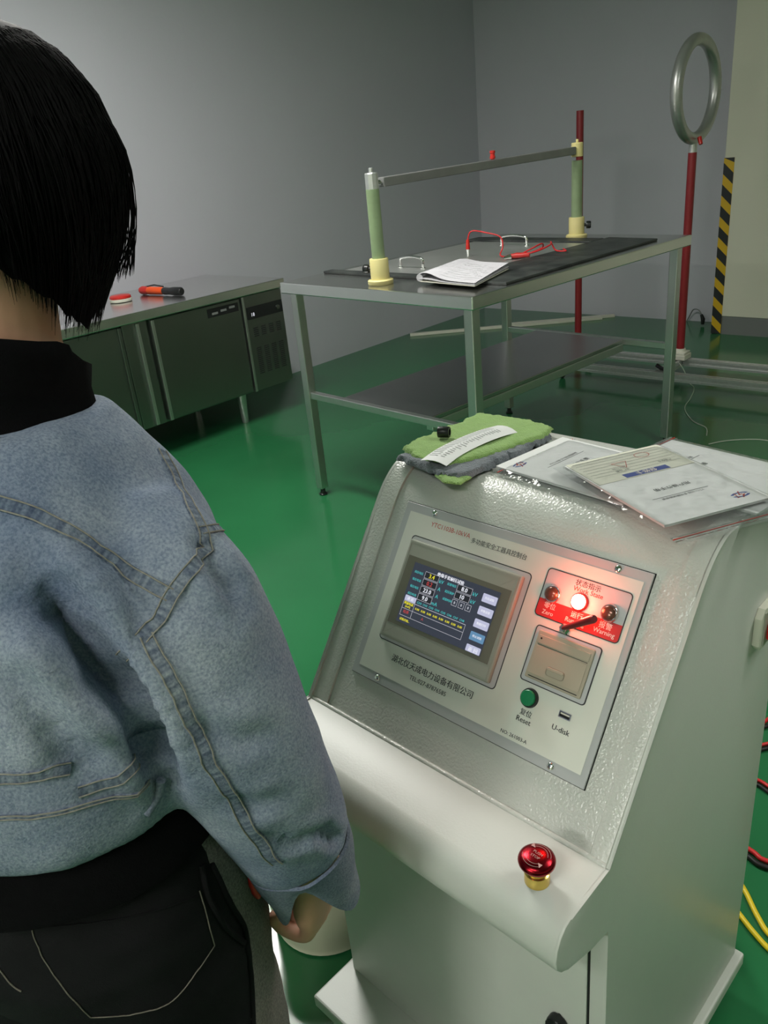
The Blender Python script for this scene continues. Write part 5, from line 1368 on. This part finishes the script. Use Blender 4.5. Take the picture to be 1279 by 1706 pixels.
def dent(b_, pts, w_, d_, both=0.0):
    """crease the cloth along a 3-D line: depth d_ (negative raises), half width w_"""
    P_ = [Vector(p) - PB for p in pts]
    lo = Vector((min(p.x for p in P_) - 3 * w_, min(p.y for p in P_) - 3 * w_, min(p.z for p in P_) - 3 * w_))
    hi = Vector((max(p.x for p in P_) + 3 * w_, max(p.y for p in P_) + 3 * w_, max(p.z for p in P_) + 3 * w_))
    n_ = len(P_)
    for v in b_.verts:
        c = v.co
        if not (lo.x < c.x < hi.x and lo.y < c.y < hi.y and lo.z < c.z < hi.z): continue
        best, bi = 1e9, 0
        for i, p in enumerate(P_):
            q = (p - c).length_squared
            if q < best: best, bi = q, i
        dd = math.sqrt(best)
        if dd < 3 * w_:
            end = min(1.0, (min(bi, n_ - 1 - bi) + 0.7) / (0.28 * n_))
            g = math.exp(-(dd / w_) ** 2)
            ridge = both * math.exp(-((dd - 1.7 * w_) / (0.9 * w_)) ** 2)
            v.co -= v.normal * (d_ * end * (g - ridge))
for v in JACKET_B.verts:                  # soft cloth undulation
    p = v.co + PB
    v.co += v.normal * (0.0035 * noise.noise(Vector((p.x * 13, p.y * 13, p.z * 9))) + 0.0016 * noise.noise(Vector((p.x * 34, p.y * 34, p.z * 26))))
JACKET_B.normal_update()
for key, w_, d_, both in (('f_arm', 0.017, 0.042, 0.4), ('f_under', 0.013, 0.028, 0.2), ('f_arm2', 0.012, 0.008, 0.4), ('f_c1', 0.018, 0.007, 0.4), ('f_s1', 0.008, 0.012, 0.3), ('f_s2', 0.012, 0.004, 0.3), ('f_s3', 0.010, 0.006, 0.5), ('f_s4', 0.014, 0.006, 0.4), ('f_s5', 0.012, 0.005, 0.4), ('f_s6', 0.012, 0.005, 0.4), ('f_chest', 0.012, 0.016, 0.25), ('f_b1', 0.014, 0.006, 0.4), ('f_b2', 0.014, 0.005, 0.4)):
    dent(JACKET_B, LINES[key], w_, d_, both)
    JACKET_B.normal_update()

jacket = obj('denim_jacket', b, M['denim'], per, smooth=180)
# cuffs: open at the back, the flaps hanging past the wrist
def cuff(name, c, d, e1, e2, r0, r1, L_, notch_a, notch_w, notch_d, flare=0.0):
    """open band round the wrist; its end is cut back at the notch angle"""
    b_ = bmesh.new()
    n, m = 48, 8
    V = []
    for j in range(m + 1):
        t_ = j / m
        row = []
        for i in range(n):
            a = 2 * PI * i / n
            da = abs((a - notch_a + PI) % (2 * PI) - PI)
            cut = notch_d * math.exp(-(da / notch_w) ** 2)
            ext = L_ - cut + 0.010 * math.exp(-((da - notch_w * 1.9) / 0.35) ** 2)
            rr_ = r0 + (r1 - r0) * t_ + 0.002 * noise.noise(Vector((cos(a) * 2, sin(a) * 2, t_ * 2)))
            rr_ += flare * t_ * math.exp(-((da - notch_w * 1.6) / 0.5) ** 2)
            row.append(b_.verts.new(c + d * (ext * t_) + (e1 * cos(a) + e2 * sin(a)) * rr_))
        V.append(row)
    for A, B in zip(V, V[1:]):
        for i in range(n):
            k = (i + 1) % n
            b_.faces.new((A[i], A[k], B[k], B[i]))
    bmesh.ops.recalc_face_normals(b_, faces=b_.faces[:])
    ex = bmesh.ops.solidify(b_, geom=b_.faces[:], thickness=0.0035)
    return obj(name, b_, M['denimband'], per, smooth=50)
hd_ = (ARM_R[-1] - ARM_R[-2]).normalized()
e1_ = (Rv - hd_ * Rv.dot(hd_)).normalized()
e2_ = hd_.cross(e1_)
if e2_.dot(Fv) < 0: e2_ = -e2_
cuff('cuff', wl(-0.1265, 0.6215, 0.808), hd_, e1_, e2_, 0.0590, 0.0485, 0.100, rad(-64), 0.52, 0.078, 0.0)
hl_ = (ARM_L[-1] - ARM_L[-2]).normalized()
f1_ = (Rv - hl_ * Rv.dot(hl_)).normalized()
f2_ = hl_.cross(f1_)
if f2_.dot(Fv) < 0: f2_ = -f2_
cuff('cuff', ARM_L[-1] + Zv * 0.022, hl_, f1_, f2_, 0.0535, 0.047, 0.050, rad(-90), 0.5, 0.03, 0.0)

# --- hair
b = bmesh.new()
HP = [(0.108, 0.0), (0.105, 0.26), (0.094, 0.52), (0.074, 0.75), (0.046, 0.92), (0.012, 1.0), (-0.022, 1.02), (-0.045, 0.98), (-0.070, 0.90), (-0.095, 0.79), (-0.130, 0.62)]
HW, HD = 0.107, 0.114
def hair_bottom(a):
    """lowest hair at azimuth a (0 = right, 90 = face, 270 = nape)"""
    d = math.degrees(a) % 360
    tab = [(0, -0.135), (15, -0.112), (35, -0.075), (60, -0.01), (90, 0.045), (120, -0.01), (145, -0.085), (180, -0.130), (215, -0.085), (250, -0.055), (290, -0.070), (305, -0.088), (320, -0.108), (335, -0.128), (350, -0.138), (360, -0.135)]
    for (a0, v0), (a1, v1) in zip(tab, tab[1:]):
        if a0 <= d <= a1: return v0 + (v1 - v0) * (d - a0) / (a1 - a0)
    return -0.1
def hair_rad(u_):
    for (u0, r0), (u1, r1) in zip(HP, HP[1:]):
        if u1 <= u_ <= u0: return r1 + (r0 - r1) * (u_ - u1) / (u0 - u1)
    return 0.6 if u_ < 0 else 0
def hair_pt(a, u_, k=1.0):
    r_ = hair_rad(u_) * k
    return hp(0, -0.012, u_) + HR * (HW * r_ * cos(a)) + HF * (HD * r_ * sin(a))
n, m = 72, 22
V = []
for j in range(m + 1):
    row = []
    for i in range(n):
        a = 2 * PI * i / n
        lo = hair_bottom(a) + 0.012 * noise.noise(Vector((cos(a) * 7, sin(a) * 7, 1)))
        s = (j / m)
        u_ = 0.1075 - (0.1075 - lo) * (s ** 1.15 if s > 0 else 0)
        k = 0.99 + 0.022 * noise.noise(Vector((cos(a) * 9, sin(a) * 9, s * 1.4)))
        if j == m: k *= 0.93
        row.append(b.verts.new(hair_pt(a, u_, k if j else 0.08)))
    V.append(row)
b.faces.new(V[0][::-1])
for A, B in zip(V, V[1:]):
    for i in range(n):
        k = (i + 1) % n
        b.faces.new((A[i], A[k], B[k], B[i]))
hair = obj('hair', b, M['hair'], per, smooth=180)
b = bmesh.new()
rnd = random.Random(3)
for i in range(4200):
    a = 2 * PI * rnd.random()
    lo = hair_bottom(a) + 0.03 * rnd.random() ** 1.5 - 0.012 * rnd.random() ** 3
    u0 = 0.1078 - 0.02 * rnd.random() ** 2
    k0 = 0.995 + 0.035 * rnd.random() ** 2
    tw = (rnd.random() - 0.5) * 0.5; ph = rnd.random() * 6
    N_ = 10
    pts = []
    for j in range(N_):
        s = j / (N_ - 1)
        u_ = u0 + (lo - u0) * s ** 1.1
        kk = k0 + 0.018 * sin(s * 4 + ph) * s
        if s > 0.75: kk -= 0.10 * (s - 0.75) * rnd.random()
        pts.append(hair_pt(a + tw * s, u_, max(kk, 0.2) if j else 0.9))
    w_ = 0.0004 + 0.0006 * rnd.random()
    tube(b, pts, [w_] * (N_ - 3) + [w_ * .8, w_ * .55, w_ * .2], 3, cap=False)
for i in range(150):                       # flyaway hairs
    if i < 95:
        a = 2 * PI * rnd.random(); p0 = hair_pt(a, 0.100, 0.5); out = (p0 - HC).normalized()
        pts = smooth_path([p0, p0 + out * 0.012 + Vector((rnd.uniform(-.02, .02), rnd.uniform(-.02, .02), 0.008)), p0 + out * 0.018 + Vector((rnd.uniform(-.05, .05), rnd.uniform(-.05, .05), 0.010))], 4)
    else:
        a = rad(rnd.uniform(-40, 30)); pts = smooth_path([hair_pt(a, 0.06, 1.0), hair_pt(a + .05, 0.0, 1.05 + 0.03 * rnd.random()), hair_pt(a + .08, -0.06, 1.06 + 0.06 * rnd.random()), hair_pt(a + 0.1, -0.10, 1.0 + 0.25 * rnd.random())], 4)
    tube(b, pts, [0.00045] * (len(pts) - 1) + [0.0001], 3, cap=False)
hs = obj('hair_strands', b, M['hair'], per, smooth=180)
hs['kind'] = 'stuff'
def snapped(bv, pts, up=0.0):
    out = []
    for p in pts:
        q = bv.find_nearest(Vector(p) - PB)
        out.append((q[0] + q[1] * up, q[1]))
    return out
def seam_band(name, bv, pts, width, m, h=0.0016):
    """a felled seam: raised strip of cloth that follows the surface, with a row of thread along one edge"""
    S_ = snapped(bv, [tuple(p) for p in smooth_path(pts, 2)], 0)
    b_ = bmesh.new()
    uvl = b_.loops.layers.uv.new('uv')
    prev, acc = None, 0
    rows = []
    for i, (p, nrm) in enumerate(S_):
        d = (S_[min(i + 1, len(S_) - 1)][0] - S_[max(i - 1, 0)][0]).normalized()
        s = d.cross(nrm).normalized()
        if prev is not None: acc += (p - prev).length
        prev = p
        row = []
        for k, (x, hh) in enumerate(((-0.5, -0.001), (-0.45, h), (0, h * 1.3), (0.45, h), (0.5, -0.001))):
            q = bv.find_nearest(p + s * (x * width))
            row.append((b_.verts.new(q[0] + q[1] * hh), k / 4 * width, acc))
        rows.append(row)
    for A, B in zip(rows, rows[1:]):
        for k in range(4):
            f = b_.faces.new((A[k][0], A[k + 1][0], B[k + 1][0], B[k][0]))
            for lp, dt in zip(f.loops, (A[k], A[k + 1], B[k + 1], B[k])):
                lp[uvl].uv = (dt[2], dt[1])
    b_.normal_update()
    if sum((f.normal.dot(S_[0][1]) for f in b_.faces[:8])) < 0:
        bmesh.ops.reverse_faces(b_, faces=b_.faces[:])
    o_ = obj(name, b_, M[m], per, smooth=60)
    for side in (-0.40, 0.40):
        b_ = bmesh.new()
        line = []
        for i, (p, nrm) in enumerate(S_):
            d = (S_[min(i + 1, len(S_) - 1)][0] - S_[max(i - 1, 0)][0]).normalized()
            s = d.cross(nrm).normalized()
            q = bv.find_nearest(p + s * (side * width))
            line.append(q[0] + q[1] * (h + 0.0004))
        tube(b_, line, 0.0007, 5)
        obj('stitching', b_, M['tanthread'], o_, smooth=60)
    return o_
def stitch(name, bv, pts, r_, m, parent, up=0.0006):
    b_ = bmesh.new()
    tube(b_, [q[0] for q in snapped(bv, [tuple(p) for p in smooth_path(pts, 2)], up)], r_, 6)
    return obj(name, b_, M[m], parent, smooth=60)
jb = bvh_of(jacket)
for key, nm, w_ in (('yoke', 'yoke_seam', 0.0125), ('armhole', 'armhole_seam', 0.0125), ('sleeve', 'sleeve_seam', 0.0125), ('hemseam', 'waistband_seam', 0.004), ('panel', 'panel_seam', 0.011), ('panel2', 'panel_seam', 0.011), ('chest', 'chest_seam', 0.009)):
    seam_band(nm, jb, LINES[key], w_, 'denimband')
# the grey front panels of the jeans begin at the side seam
JS = sorted([Vector(p) - PB for p in LINES['jseam']], key=lambda p: p.z)
def azim(c):
    return math.atan2(c.dot(Fv) + 0.028, abs(c.dot(Rv)) - 0.05)
for poly in jeans.data.polygons:
    c = poly.center
    q = min(JS, key=lambda p: abs(p.z - c.z))
    poly.material_index = 1 if azim(c) > azim(q) else 0
je = bvh_of(jeans)
for key in ('pocket_l', 'pocket_b', 'pocket_r', 'pocket_t'):
    stitch('pocket_stitching', je, LINES[key], 0.0006 if key != 'pocket_t' else 0.0006, 'thread' if key != 'pocket_t' else 'jeans', jeans)
stitch('side_seam', je, LINES['jseam'], 0.0030, 'jeans', jeans, 0.001)
stitch('hip_seam', je, LINES['hipseam'], 0.0030, 'jeans', jeans, 0.001)
stitch('frayed_rip', je, LINES['rip'], 0.0008, 'thread', jeans, 0.0008)
# waist tab on the jacket and red tag at the hip
b = bmesh.new()
tp = [Vector(p) - PB for p in LINES['tab']]
tube(b, [p for p in tp], [0.0042] * len(tp), 8)
obj('waist_tab', b, M['denimband'], per, smooth=60)
b = bmesh.new()
q = [je.find_nearest(Vector(p) - PB) for p in LINES['redtag']]
tube(b, [h_[0] + h_[1] * 0.003 for h_ in q], [0.0035] + [0.0048] * (len(q) - 2) + [0.003], 8)
obj('red_tag', b, M['redplastic'], per, smooth=60)['label'] = 'small red tag at the hip'
